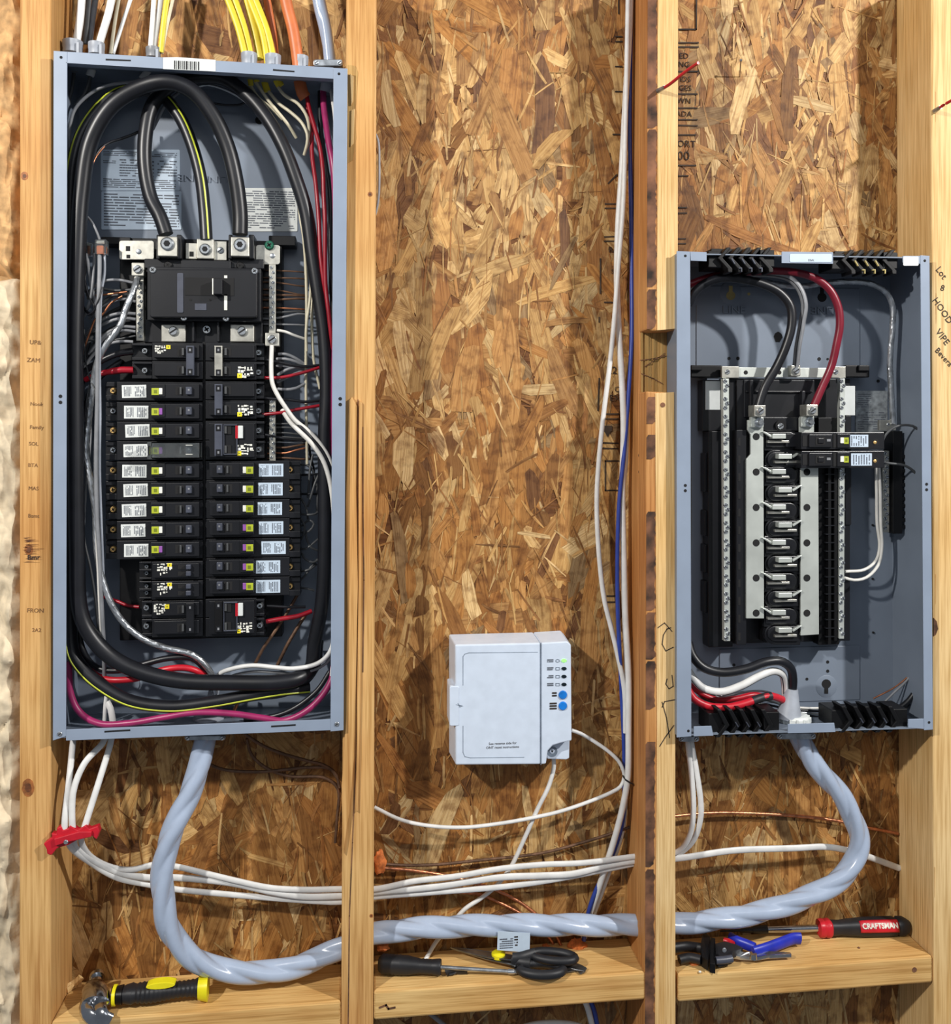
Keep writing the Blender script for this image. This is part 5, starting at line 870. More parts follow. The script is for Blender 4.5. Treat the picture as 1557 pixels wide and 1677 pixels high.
b = MB(); b.R(1218, 622, 1334, 684, .044, .062); b.R(1222, 640, 1331, 643, .040, .062); b.R(1250, 683, 1312, 706, .036, .062); b.R(1228, 622, 1234, 668, .036, .062); b.R(1313, 640, 1319, 680, .034, .062); b.build('lug_barrier', M['black'], rp, bevel=.0012)
o = MB(); c_ = P(1278, 697, .034); o.lathe(c_+Vector((0, .003, 0)), c_+Vector((0, -.001, 0)), [(0, .008), (1, .008)], 20); o = o.build('screw_boss', M['blackd'], rp); screw(o, 1278, 698, .033, .0045, 'zinc', .002)
# bus bars
PL = dict(mt='bus')
b = MB(); b.pp([(1224, 688), (1250, 688), (1251, 1013), (1222, 1013), (1222, 752), (1229, 744), (1229, 712), (1224, 704)], .0300, .0335); lb = b.build('bus_bar', M['bus'], rp, bevel=.0006)
b = MB(); b.pp([(1311, 764), (1340, 764), (1341, 1039), (1311, 1041)], .0300, .0335); b.pp([(1309, 684), (1333, 684), (1333, 708), (1309, 708)], .0300, .0335); rb = b.build('bus_bar', M['bus'], rp, bevel=.0006)
for k, y in enumerate((715, 773, 831, 889, 946.5, 1004)):
    b = MB(); c_ = P(1238, y, .030); b.cyl(c_+Vector((0, -.0004, 0)), c_+Vector((0, .001, 0)), .0050, n=20); b.build('bus_hole', M['gapd'], lb)
    if k: b = MB(); c_ = P(1321, y, .030); b.cyl(c_+Vector((0, -.0004, 0)), c_+Vector((0, .001, 0)), .0050, n=20); b.build('bus_hole', M['gapd'], rb)
b = MB(); b.R(1250, 700, 1312, 1050, .046, .062); st_ = b.build('stab_base', M['blackd'], rp)
def stab(y, left):
    s = 1 if left else -1; xi = 1251 if left else 1311
    def X(d): return xi+s*d
    # U shaped black insulator with a rounded far end
    arc = [(X(42+17*math.cos(math.radians(a))), y+6+17.5*math.sin(math.radians(a))) for a in range(-90, 91, 15)]
    b = MB(); b.pp([(X(0), y-11.5)]+arc+[(X(0), y+23.5)], .0375, .047); o = b.build('stab_insulator', M['black'], rp, bevel=.0015)
    arc = [(X(42+12*math.cos(math.radians(a))), y+5+12.5*math.sin(math.radians(a))) for a in range(-90, 91, 15)]
    b = MB(); b.pp([(X(3), y-7.5)]+arc+[(X(3), y+17.5)], .0340, .038); o2 = b.build('insulator_rim', M['black'], o, bevel=.001)
    b = MB(); xa, xb = sorted((X(14), X(36))); b.R(xa, y-4.5, xb, y+3.5, .0230, .036); p1 = b.build('stab_blade', M['bus'], rp, bevel=.0006)
    b = MB(); b.pp([(X(-3), y-8), (X(2), y-8), (X(14), y-1), (X(12), y+2)], .0255, .031); b.build('blade_shoulder', M['bus'], p1, bevel=.0005)
    b = MB(); xa, xb = sorted((X(6), X(42))); b.R(xa, y+6.5, xb, y+10.5, .0290, .036); b.build('blade_foot', M['tin'], p1, bevel=.0005)
for k, y in enumerate((715, 773, 831, 889, 946.5, 1004)): stab(y, True)
for k, y in enumerate((748, 803, 860.5, 918, 975.5, 1033)): stab(y, False)
for x, y, mx in ((1244.5, 673, 1240.5), (1330, 672, 1323)):
    lug(rp, x-9.5, y-9.5, x+9.5, y+9.5, .012, .034, 6.2, 'slot', 'main_lug')
    b = MB(); b.R(mx-11, y+10, mx+10, y+27, .024, .031); o = b.build('lug_foot', M['bus'], rp, bevel=.0006)
    c_ = P(mx+1, y+19, .024); h_ = MB(); h_.lathe(c_+Vector((0, .001, 0)), c_+Vector((0, -.0035, 0)), [(0, .0074), (1, .0074)], 6); h_.build('hex_nut', M['zinc'], o); h_ = MB(); h_.lathe(c_, c_+Vector((0, -.009, 0)), [(0, .0038), (.9, .0038), (1, .003)], 12); h_.build('threaded_post', M['galv'], o, smooth=True)
# stickers (their square codes left blank)
for r_ in ((1155, 624, 1179, 671, .0595), (1380, 632, 1400, 680, .0595)):
    b = MB(); b.R(*r_[:4], r_[4]-.0004, r_[4]+.0004); b.build('blank_sticker', M['paper'], rp)
b = MB(); b.R(1401, 640, 1453, 708, RYB-.0016, RYB+.001); o = b.build('foil_label', M['foil'], rp); printrows(1404, 644, 1426, 668, 7, RYB-.0016, M['print'], o, fill=.35); printrows(1404, 674, 1450, 704, 8, RYB-.0016, M['print'], o, fill=.35)
# labels on the inner side wall, seen edge-on
XW = P(1515, 700, .03).x-.0042
b = MB(); b.box(XW-.0004, XW+.0004, .004, .030, P(1515, 691, .02).z, P(1515, 567, .02).z); o = b.build('side_wall_label', M['paper'], rp)
b = MB()
for k in range(5): b.box(XW-.0008, XW-.0003, .008+k*.004, .0095+k*.004, P(1515, 680, .02).z, P(1515, 610+k*6, .02).z)
b.build('small_print', M['print'], o)
b = MB(); b.box(XW-.0004, XW+.0004, .004, .030, P(1515, 815, .02).z, P(1515, 700, .02).z); b.build('side_wall_label', M['foil'], rp)
# ground bar on the right
b = MB(); b.R(1440, 688, 1467, 705, .052, .058); o = b.build('ground_bar_bracket', M['tin'], rp, bevel=.0006); screw(o, 1454, 695, .052, .0022, 'zinc', .001)
bar(rp, 1445, 738, 1456, 872, .050, 7.6, 'ground_bar', rs=3.2)
b = MB(); b.R(1462, 706, 1478, 874, .044, .070)
for k in range(11): b.R(1476, 745+k*11.5, 1483, 751+k*11.5, .046, .060)
b.build('ground_bar_carrier', M['blackd'], rp, bevel=.0008)
# black snap-in wire guides on the rails
def guide(label, x0, x1, y0, y1, point_left, tipm='greyd'):
    root = thing('wire_guide', label, 'wire guide', P((x0+x1)/2, y1, .0), 'black wire guides on the rails of the shorter panel')
    W = x1-x0; s = -1 if point_left else 1; ym = (y0+y1)/2
    b = MB(); b.R(x0+W*.04, y0+3, x1-W*.04, y1-5, .008, .034); b.R(x0, y0+6, x0+W*.2, y1-8, -.006, .034); b.R(x1-W*.22, y0+4, x1, y1-9, -.006, .034); b.build('guide_body', M['blackd'], root, bevel=.001)
    for k in range(5):
        xc = x0+W*(.17+.155*k); d = 13*s; t = 7.0
        b = MB()
        if point_left: pl = [(xc+12, y0), (xc+12+t, y0), (xc+t-2, ym-3), (xc+14+t, y1-6), (xc+14+t, y1), (xc+14, y1), (xc+13, y1-6), (xc-3, ym-3)]
        else: pl = [(xc-6, y0), (xc-6+t, y0), (xc+8+t, ym+3), (xc-8+t, y1), (xc-8, y1), (xc+7, ym+3)]
        b.pp(pl, -.0125+.0008*k, .016); c2 = b.build('chevron_rib', M['blackd'], root, bevel=.0009)
        if point_left and 0 < k < 4 or (not point_left and k and k < 4):
            b = MB()
            if point_left: b.pp([(xc+2, ym-2), (xc+4, ym-3), (xc+9, ym+6), (xc+7.5, ym+7)], -.0136, -.011); b.pp([(xc+15, y1-8), (xc+20, y1-8), (xc+20, y1-1), (xc+18.5, y1-1), (xc+18.5, y1-6), (xc+15, y1-6)], -.0136, -.011)
            else: b.pp([(xc+6, ym-2), (xc+7.5, ym-2), (xc+12, ym+5), (xc+10.5, ym+6)], -.0136, -.011)
            b.build('painted_edge_glint', M['charcoal' if tipm == 'greyd' else tipm], c2, bevel=.0002)  # thin lighter slips: rib highlights and tan reflections put into colour
    return root
guide('black plastic wire guide at the top left of the shorter panel', 1160, 1268, 405, 446, True); guide('black plastic wire guide at the top right of the shorter panel', 1362, 1470, 409, 449, True, 'brassk')
guide('black plastic wire guide at the bottom left of the shorter panel', 1160, 1276, 1162, 1208, False); guide('black plastic wire guide at the bottom right of the shorter panel', 1362, 1486, 1157, 1200, False)
# the two breakers
for k, yc in enumerate((722, 752.5)):
    root = thing('circuit_breaker', f'{["upper", "lower"][k]} of the two long black breakers in the shorter panel', 'circuit breaker', P(1380, yc+14, .03), 'breakers in the shorter panel')
    b = MB(); b.R(1312, yc-14, 1448, yc+14, .014, .044); b.R(1287, yc-12, 1313, yc+10, .030, .046); b.build('body', M['black'], root, bevel=.0008)
    b = MB(); b.R(1325, yc-10.5, 1363, yc+10.5, .0105, .0145); b.R(1371, yc-11.5, 1392, yc+11.5, .0115, .0145); b.build('raised_centre', M['black'], root, bevel=.0006)
    b = MB(); b.R(1335.5, yc-6.5, 1351, yc+6.5, .0100, .0108); o = b.build('handle_slot', M['gapd'], root); c2 = MB(); c2.R(1340, yc-4, 1349, yc+4, .0085, .0102); c2.build('handle', M['black'], o, bevel=.0004)
    b = MB(); b.R(1314, yc-9, 1324, yc+9, .0134, .0142); b.build('face_recess', M['gapd'], root); b = MB(); b.R(1364, yc-11, 1370, yc+11, .0134, .0142); b.build('face_recess', M['gapd'], root)
    b = MB(); b.R(1354, yc-3, 1360, yc+1, .0100, .0106); b.build('number_mark', M['grey'], root)
    b = MB(); b.R(1382, yc-5.5, 1389.5, yc+5, .0105, .0118); o = b.build('lime_label', M['lime'], root); c2 = MB(); c2.R(1384, yc-2.5, 1387.5, yc+2, .0102, .0107); c2.build('label_square', M['lime2'], o)
    b = MB(); b.R(1376.5, yc-5.5, 1382, yc+4, .0100, .0120); b.build('test_button', M['wht'], root, bevel=.0003)
    x0, x1 = ((1390.5, 1421.5), (1393.5, 1427.5))[k]; b = MB(); b.R(x0, yc-10, x1, yc+10, .0134, .0144); lb_ = b.build('rating_label', M['paperb'], root); printrows(x0+2, yc-8, x1-2, yc+8, 7, .0134, M['print'], lb_, rnd=random.Random(k), vertical=True, fill=.4)
    b = MB(); c_ = P(1433.5, yc+2, .014); b.cyl(c_+Vector((0, -.0004, 0)), c_+Vector((0, .001, 0)), .0046); o = b.build('screw_well', M['gapd'], root); screw(o, 1432.5, yc+2.5, .0135, .0024, 'brass', .0008, 'terminal_screw', 'none')
# wires of the shorter panel
wire('feeder_wire', 'thick black wire curving from left lug to the top left of the shorter panel', 'wire', M['cable_black'], .0062, [(1241, 668, 20), (1252, 634, 20), (1272, 600, 18), (1287, 566, 14), (1296, 532, 12), (1294, 502, 12), (1277, 480, 14), (1250, 466, 16), (1213, 457, 18), (1179, 456, 18), (1152, 466, 20), (1135, 482, 22), (1127, 500, 26)], n=16)
wire('feeder_wire', 'dark red wire curving from the right lug under the top of the shorter panel', 'wire', M['redd'] if 'redd' in M else mat('dark_red_insulation', (118, 22, 40), .35, var=.08), .0054, [(1332, 666, 20), (1346, 634, 20), (1361, 600, 18), (1370, 562, 14), (1375, 532, 12), (1372, 502, 12), (1358, 474, 14), (1335, 456, 18), (1301, 446, 22), (1267, 444, 26), (1220, 446, 30), (1170, 452, 32), (1128, 466, 34)], n=16)
wire('neutral_wire', 'grey-white wire with black streak rising from the crossbar lug', 'wire', M['grey'], .0048, [(1303, 600, 34), (1306, 569, 26), (1313, 529, 22), (1317, 498, 20), (1308, 471, 22), (1292, 456, 26), (1262, 449, 30), (1210, 450, 34), (1150, 462, 36), (1128, 474, 38)], n=16, stripe=(M['blackr'], -.6))
wire('bare_wire', 'twisted bare wire running along the top and down the right of the shorter panel', 'wire', M['alum'], .0042, [(1462, 694, 50), (1459, 640, 48), (1457, 590, 46), (1461, 535, 42), (1461, 500, 40), (1450, 478, 40), (1430, 466, 40), (1412, 462, 40), (1380, 461, 40), (1340, 465, 42), (1311, 469, 44), (1274, 466, 46), (1233, 458, 46), (1190, 456, 48), (1140, 466, 50), (1127, 474, 52)], twist=(5, .28, 260))
for k, l in enumerate(([(1434, 764, 40), (1435, 800, 44), (1436, 858, 46), (1440, 895, 46), (1434, 918, 44), (1415, 933, 42), (1384, 936, 42)], [(1439, 764, 40), (1441, 800, 42), (1442, 858, 42), (1444, 895, 42), (1438, 925, 38), (1418, 946, 36), (1398, 950, 36), (1382, 946, 40)])):
    wire('white_wire', f'white wire from the breakers curving back to the right neutral bar, {["inner", "outer"][k]} one', 'wire', M['white'], .0022, l, 'white wires curving back to the right neutral bar')
wire('pigtail_wire', 'dark wire arching from the upper breaker of the shorter panel', 'wire', M['greyd'], .0018, [(1442, 730, 20), (1450, 712, 16), (1464, 700, 14), (1482, 696, 14), (1499, 700, 16), (1508, 714, 18), (1512, 740, 24), (1508, 765, 34)]); wire('pigtail_wire', 'grey wire bending down from the lower breaker of the shorter panel', 'wire', M['greyd'], .0018, [(1446, 757, 22), (1458, 759, 18), (1480, 762, 18), (1498, 774, 22), (1507, 792, 28), (1510, 830, 36)])
for k, (m_, l, r_) in enumerate((('grey', [(1500, 790, 40), (1503, 830, 40), (1508, 880, 42), (1504, 930, 42), (1508, 985, 42), (1508, 1030, 42), (1502, 1080, 42), (1488, 1110, 42), (1463, 1135, 42), (1440, 1158, 44)], .0016), ('copper', [(1494, 800, 48), (1502, 845, 48), (1510, 900, 46), (1506, 960, 46), (1510, 1000, 46), (1502, 1060, 46), (1496, 1095, 46), (1470, 1122, 46), (1430, 1144, 48)], .0011), ('greyd', [(1512, 780, 50), (1504, 860, 50), (1502, 940, 50), (1512, 1020, 48), (1513, 1080, 46), (1506, 1120, 44), (1492, 1150, 42), (1478, 1164, 44)], .0020), ('cable_black', [(1508, 740, 56), (1513, 820, 54), (1514, 940, 54), (1514, 1060, 50), (1509, 1110, 44), (1500, 1140, 40), (1470, 1166, 42)], .0022))):
    wire('branch_wire', ['grey wire dropping along the right wall of the shorter panel', 'thin copper wire dropping along the right wall of the shorter panel', 'dim grey wire deepest in the right corner of the shorter panel', 'black wire hugging the right wall of the shorter panel'][k], 'wire', M[m_], r_, l)
wire('feeder_wire', 'glossy black wire curving over into the bottom clamp of the shorter panel', 'wire', M['cable_black'], .0062, [(1127, 1052, 26), (1133, 1072, 20), (1150, 1092, 14), (1179, 1101, 10), (1220, 1096, 8), (1255, 1084, 8), (1278, 1083, 10), (1294, 1094, 16), (1298, 1112, 24), (1296, 1140, 34)], n=16)
wire('neutral_wire', 'white wire with black edge curving into the bottom clamp of the shorter panel', 'wire', M['nm'], .0052, [(1127, 1098, 28), (1136, 1112, 22), (1150, 1126, 16), (1179, 1133, 12), (1213, 1123, 10), (1245, 1106, 10), (1266, 1099, 14), (1280, 1104, 20), (1285, 1120, 30), (1286, 1145, 38)], n=16, stripe=(M['blackr'], .9))
wire('feeder_wire', 'pinkish red wire with black tape curving into the bottom clamp', 'wire', M['redp'], .0052, [(1127, 1130, 22), (1136, 1144, 18), (1159, 1156, 14), (1192, 1158, 12), (1220, 1152, 12), (1240, 1145, 14), (1262, 1140, 20), (1284, 1147, 30)], n=16)
o = bpy.data.objects['feeder_wire.003'] if 'feeder_wire.003' in bpy.data.objects else o
b = MB(); b.tube(pts([(1232, 1148, 13), (1240, 1145, 14), (1250, 1142, 17), (1262, 1140, 20)]), .0058, n=14); b.build('tape_wrap', M['blackr'], o, smooth=True)
wire('red_wire', 'second pinkish wire behind the taped one at the bottom left', 'wire', M['redp'], .0040, [(1128, 1120, 40), (1145, 1134, 38), (1175, 1146, 36), (1205, 1144, 36), (1234, 1138, 38), (1256, 1142, 44)])
for k in range(6):
    l = [(1128+k*3, 1112+k*5, 50), (1150, 1122+k*5, 48), (1180, 1140+k*3, 46), (1215+k*5, 1134+k*6, 46), (1250, 1132+k*7, 48), (1275, 1140+k*6, 54)]
    wire('bare_wire', f'thin bare wire strand in the lower left bundle of the shorter panel, {ORDN[k]} down', 'wire', M[['alum', 'grey', 'tin', 'cable_black', 'copper', 'alum'][k]], .0017, l, 'thin strands in the lower left bundle')
for k in range(4): wire('branch_wire', f'wire running right from the bottom clamp behind the guide, {ORDN[k]} down', 'wire', M[['white', 'cable_black', 'alum', 'cable_black'][k]], .0017, [(1300, 1158+k*4, 46), (1325, 1160+k*4, 46), (1360, 1160+k*6, 48), (1410, 1166+k*4, 50), (1460, 1166+k*3, 50)], 'wires running right from the bottom clamp')
wire('black_wire', 'black wire bundle sweeping up the bottom right corner of the shorter panel', 'wire', M['cable_black'], .0040, [(1430, 1172, 40), (1462, 1164, 36), (1487, 1148, 34), (1504, 1120, 34), (1512, 1080, 38)])
b = MB(); q = [P(1296, 1128, .030), P(1291, 1176, .030)]; b.lathe(q[0], q[1], [(0, .0088), (.45, .0125), (1, .0185)], 24); tag(b.build('cable_boot', M['ser2'], None, smooth=True), 'pale grey flared cable jacket end in the bottom clamp of the shorter panel', 'cable')
b = MB(); c_ = P(1300, 1185, .030); n_ = 28; b.lathe(c_, c_+Vector((0, 0, .013)), [(0, .0215), (.75, .0215), (1, .0185), (1, .014)], n_)
for k in range(14): a = k*math.pi/7; p_ = c_+Vector((.0215*math.cos(a), .0215*math.sin(a), 0)); b.lathe(p_, p_+Vector((0, 0, .011)), [(0, .0016), (1, .0016)], 6)
tag(b.build('lock_nut', M['paper'], None, smooth=True), 'white ribbed lock nut around the cable in the bottom of the shorter panel', 'cable fitting')
clamp('metal clamp around the thick grey cable under the shorter panel', 1272, 1336, 1201, 1211, .030); clamp('small metal clamp at the bottom left corner of the shorter panel', 1111, 1145, 1206, 1215, .028)
# ================================================================== tools on the blocking boards
def at(x, Y, Z, xz=None): return Vector((P(x, 1600, Y).x, Y, Z))
def gp(x, y, Z):                          # point of the level plane Z seen at a photo coordinate
    a = (x-CX)/F; t = -Z/((y-HY)/F); X = a*t*cT+t*sT; return Vector((X, t*cT-a*t*sT-D, Z))
# claw hammer
z = Z1+.001
hm = thing('claw_hammer', 'claw hammer with black and yellow grip lying on the left board', 'hammer', gp(240, 1650, z))
ax = [gp(186, 1630, z+.0145), gp(338, 1616, z+.0145)]; A, B_ = ax; HS = .82; T = (B_-A).normalized(); L = (B_-A).length; U = Vector((0, 0, 1)); SD = T.cross(U).normalized()
def sweep(name, m, sec, parent, n=20, **k):    # sec: (t 0..1, half width, half height)
    b = MB(); vs = []; 
    for t, ww, hh in sec:
        for j in range(n):
            a = 2*math.pi*j/n; ca, sa = math.cos(a), math.sin(a)
            vs.append(A+T*(L*t)+SD*(ww*math.copysign(abs(ca)**.75, ca))+U*(hh*math.copysign(abs(sa)**.75, sa)))
    fs = [[i*n+j, i*n+(j+1) % n, (i+1)*n+(j+1) % n, (i+1)*n+j] for i in range(len(sec)-1) for j in range(n)]+[list(range(n-1, -1, -1)), [(len(sec)-1)*n+j for j in range(n)]]
    b.add(vs, fs); return b.build(name, m, parent, smooth=True)
sec = [(.09, .0125, .010), (.14, .0150, .012), (.2, .0175, .0135)]
for k in range(29): t = .22+k*.024; r_ = .0155+.0022*math.sin(k*.22)-(.0016 if k % 2 else 0); sec.append((t, r_, r_*.8))
sec += [(.925, .0165, .013)]
sec = [(t, a*HS, b_*HS) for t, a, b_ in sec]; grip = sweep('grip', M['blackr'], sec, hm)
sweep('neck', M['blackd'], [(-.02, .0105, .009), (.1, .0125, .010)], hm); sweep('yellow_band', M['ylw'], [(-.005, .0135, .011), (.03, .0135, .011)], hm); sweep('end_cap', M['ylw'], [(.915, .0145, .0125), (.96, .0165, .0140), (1.02, .0185, .0155)], hm)
b = MB(); vs = []
for a in range(20): a_ = a*math.pi/10; vs.append((.22*L*1*math.cos(a_)*.75, .0042*math.sin(a_)))
top = [A+T*(L*.52+u*.95)+U*(.0125)-Vector((0, .0075, 0))+U*v for u, v in vs]; b.add([p-Vector((0, .0035, .000)) for p in top]+[p+Vector((0, .01, 0)) for p in top], [list(range(20)), list(range(39, 19, -1))]+[[i, i+20, (i+1) % 20+20, (i+1) % 20] for i in range(20)]); b.build('thumb_inlay', M['ylw'], grip, bevel=.0006)
# steel head: striking face towards the wall, claw curving to the front edge
hp = [(156, 1612, .022), ]; H0 = gp(166, 1627, z+.020)
b = MB(); b.tube([gp(159, 1598, z+.022), gp(159, 1603, z+.021)], .0098, n=24); b.tube([gp(159, 1602, z+.021), gp(158, 1608, z+.020), gp(157, 1618, z+.019)], .0072, n=20)
b.build('striking_face', M['steel'], hm, smooth=True)
b = MB(); vs = []; secs = [(157, 1610, .021, .006, .006), (157, 1615, .020, .014, .0105), (157, 1624, .018, .0175, .0125), (157, 1634, .016, .0178, .0120), (158, 1642, .014, .0165, .0095)]
for x, y, h_, ww, hh in secs:
    c_ = gp(x, y, z+h_)
    for j in range(24): a = 2*math.pi*j/24; vs.append(c_+Vector((ww*math.copysign(abs(math.cos(a))**.8, math.cos(a)), 0, hh*math.sin(a)))+Vector((0, -.002*math.sin(a), 0)))
b.add(vs, [[i*24+j, i*24+(j+1) % 24, (i+1)*24+(j+1) % 24, (i+1)*24+j] for i in range(4) for j in range(24)]+[list(range(23, -1, -1)), [96+j for j in range(24)]]); b.build('head_cheek', M['steel'], hm, smooth=True)
for pth in ([gp(147, 1638, z+.014), gp(142, 1648, z+.011), gp(144, 1660, z+.006), gp(154, 1668, z+.002), gp(168, 1672, z-.002)], [gp(167, 1640, z+.014), gp(164, 1650, z+.012), gp(165, 1660, z+.008), gp(171, 1668, z+.003), gp(180, 1672, z-.001)]):
    b = MB(); b.tube(pth, .006, n=16, a=.0098, b=.0050); b.build('claw', M['steel'], hm, smooth=True)
# screwdriver with black handle
z = Z2+.001
sd = thing('screwdriver', 'screwdriver with ribbed black handle lying on the middle board', 'screwdriver', gp(672, 1597, z)); A = gp(620, 1578, z+.0115); B_ = gp(722, 1584, z+.0105); T = (B_-A).normalized(); L = (B_-A).length; SD = T.cross(U).normalized(); SC = .74
sec = [(0, .010, .010), (.03, .0135, .0135)]
for k in range(12): sec.append((.07+k*.027, .0158-(.0007 if k % 2 else 0), .0158-(.0007 if k % 2 else 0)))
sec += [(.46, .0150, .0150), (.6, .0125, .0125), (.68, .0112, .0112)]
for k in range(7): sec.append((.71+k*.028, .0118-(.0006 if k % 2 else 0), .0118-(.0006 if k % 2 else 0)))
sec += [(.92, .0125, .0125), (.98, .0130, .0130), (1, .0120, .0120)]
sweep('handle', M['blackr'], [(t, a*.74, b_*.74) for t, a, b_ in sec], sd)
b = MB(); b.cyl(B_-T*.004, gp(846, 1592, z+.004), .0026, n=14); b.build('shaft', M['galv'], sd, smooth=True); b = MB(); b.lathe(gp(832, 1591.3, z+.0045), gp(847, 1592, z+.004), [(0, .0034), (.6, .0034), (1, .0018)], 10); b.build('tip', M['zinc'], sd, smooth=True)
b = MB(); b.tube([gp(730, 1594, z+.003), gp(742, 1588, z+.006), gp(752, 1590, z+.004), gp(765, 1590, z+.003)], .0022, n=8, a=.005); b.tube([gp(735, 1596, z+.002), gp(744, 1594, z+.002), gp(750, 1589, z+.004)], .0015, n=8); tag(b.build('wire_clip', M['blackr'], None, smooth=True), 'small black plastic clip beside the screwdriver shaft', 'clip')
# scissors
sc_ = thing('scissors', 'black-handled scissors with yellow pivot cap lying on the middle board', 'scissors', gp(860, 1590, z))
def loop(name, path, r, m, parent, close=True):
    b = MB(); p = path+[path[0], path[1]] if close else path; b.tube(p, r, n=12, step=.004); return b.build(name, m, parent, smooth=True)
P1 = gp(820, 1566, z+.012)
def slab(name, q, h0, h1, m, parent): b = MB(); lo = [Vector((p.x, p.y, p.z-h0)) for p in q]; hi = [Vector((p.x, p.y, p.z+h1)) for p in q]; n = len(q); b.add(lo+hi, [list(range(n)), list(range(2*n-1, n-1, -1))]+[[i, (i+1) % n, (i+1) % n+n, i+n] for i in range(n)]); return b.build(name, m, parent, bevel=.0004)
slab('blade', [gp(737, 1552, z+.010), gp(775, 1555, z+.012), gp(850, 1566, z+.014), gp(848, 1574, z+.014), gp(800, 1569, z+.012), gp(762, 1560, z+.011)], .001, .001, M['blade'], sc_)
slab('blade', [gp(739, 1554, z+.006), gp(790, 1563, z+.008), gp(850, 1576, z+.010), gp(846, 1583, z+.010), gp(795, 1571, z+.008)], .001, .001, M['blade'], sc_)
b = MB(); c_ = gp(816, 1563, z+.014); b.lathe(c_-U*.003, c_+U*.005, [(0, .0095), (.6, .0095), (1, .005)], 20); b.build('pivot_cap', M['ylw'], sc_, smooth=True)
def ell(cx, cy, rx, ry, zz, rot=0, n=14): return [gp(cx+rx*math.cos(a)*math.cos(rot)-ry*math.sin(a)*math.sin(rot), cy+ry*math.sin(a)*math.cos(rot)+rx*math.cos(a)*math.sin(rot), zz) for a in [2*math.pi*k/n for k in range(n)]]
loop('finger_loop', ell(886, 1587, 36, 9.5, z+.008, .03), .0060, M['blackr'], sc_); loop('finger_loop', ell(906, 1566, 36, 7.5, z+.016, .10), .0055, M['blackr'], sc_)
b = MB(); b.tube([gp(840, 1571, z+.014), gp(852, 1570, z+.015), gp(875, 1563, z+.016)], .0062, n=12, a=.009); b.tube([gp(840, 1574, z+.010), gp(852, 1578, z+.010), gp(868, 1580, z+.010)], .0062, n=12, a=.009); b.build('handle_shank', M['blackr'], sc_, smooth=True)
uk = thing('utility_blade', 'flat steel blade end sticking out right of the scissor loops', 'blade', gp(940, 1592, z))
slab('flat_blade', [gp(915, 1583, z+.003), gp(942, 1577, z+.004), gp(952, 1581, z+.004), gp(961, 1586, z+.003), gp(958, 1592, z+.002), gp(950, 1595, z+.002), gp(944, 1590, z+.002), gp(915, 1594, z+.003)], .001, .001, M['blade'], uk)
# red and black screwdriver
z = Z3+.001
rs_ = thing('screwdriver', 'large screwdriver with red and black handle at the right end of the right board', 'screwdriver', gp(1410, 1545, z))
A = gp(1338, 1520, z+.0122); B_ = gp(1486, 1516, z+.0130); T = (B_-A).normalized(); L = (B_-A).length; SD = T.cross(U).normalized()
Q_ = lambda l: [(t, a*.70, a*.70) for t, a in l]
sweep('handle', M['blackr'], Q_([(.10, .0135), (.16, .0145), (.24, .0135), (.34, .0155), (.5, .0175), (.7, .0180), (.84, .0178), (.87, .0150), (.89, .0178), (.95, .0175), (1, .0125)]), rs_, 24)
sweep('red_collar', M['redp'], Q_([(0, .0100), (.015, .0165), (.06, .0175), (.075, .0160), (.09, .0172), (.13, .0175), (.15, .0145)]), rs_, 24)
b = MB(); S0 = gp(1256, 1522, z+.0095); b.lathe(A+T*.002, S0, [(0, .0050), (1, .0047)], 18); b.build('shaft', M['steel'], rs_, smooth=True)
b = MB(); S1 = gp(1232, 1523, z+.009); b.lathe(S0, S1, [(0, .0060), (.5, .0056), (1, .0045)], 16); b.build('bit_holder', M['blackr'], rs_, smooth=True); b = MB(); b.lathe(S1, gp(1179, 1525, z+.008), [(0, .0040), (.3, .0032), (.4, .0020), (1, .0010)], 12); b.build('bit', M['blackr'], rs_, smooth=True)
# label: red patch following the round handle, with its lettering
def hpt(t, a, r_=.0127): return A+T*(L*t)+SD*(r_*math.cos(a))+U*(r_*math.sin(a))
vd = (Vector((0, -D, 0))-(A+T*L*.66)).normalized(); a0 = math.atan2(vd.dot(U), vd.dot(SD))
b = MB(); nt_, na = 12, 8; vs = [hpt(.44+.42*i/nt_, a0-.62+1.28*j/na, (.0126 if i < 1 else .0134 if i < 3 else .0138)) for i in range(nt_+1) for j in range(na+1)]
b.add(vs, [[i*(na+1)+j, (i+1)*(na+1)+j, (i+1)*(na+1)+j+1, i*(na+1)+j+1] for i in range(nt_) for j in range(na)]); lb_ = b.build('red_label', M['redp'], rs_, smooth=True); sm = lb_.modifiers.new('s', 'SOLIDIFY'); sm.thickness = .0006; sm.offset = 0
cu = bpy.data.curves.new('t', 'FONT'); cu.body = 'CRAFTSMAN'; cu.size = .0125; cu.align_x = 'CENTER'; cu.align_y = 'CENTER'; cu.offset = .00045
ob = bpy.data.objects.new('t', cu); COL.objects.link(ob); bpy.context.view_layer.update(); me = bpy.data.meshes.new_from_object(ob); bpy.data.objects.remove(ob); me.name = 'label_lettering'
mx = max(abs(v.co.x) for v in me.vertices); k_ = L*.39/2/mx; pw = parent_world(lb_)
bm = bmesh.new(); bm.from_mesh(me); bmesh.ops.subdivide_edges(bm, edges=[e for e in bm.edges if e.calc_length() > .004], cuts=2)
for v in bm.verts: v.co = hpt(.655+v.co.x*k_/L, a0+.02+v.co.y/.0175, .0145)-pw
bm.to_mesh(me); bm.free(); me.materials.append(M['wht']); lo = bpy.data.objects.new('label_lettering', me); COL.objects.link(lo); lo.parent = lb_; sm = lo.modifiers.new('s', 'SOLIDIFY'); sm.thickness = .0004
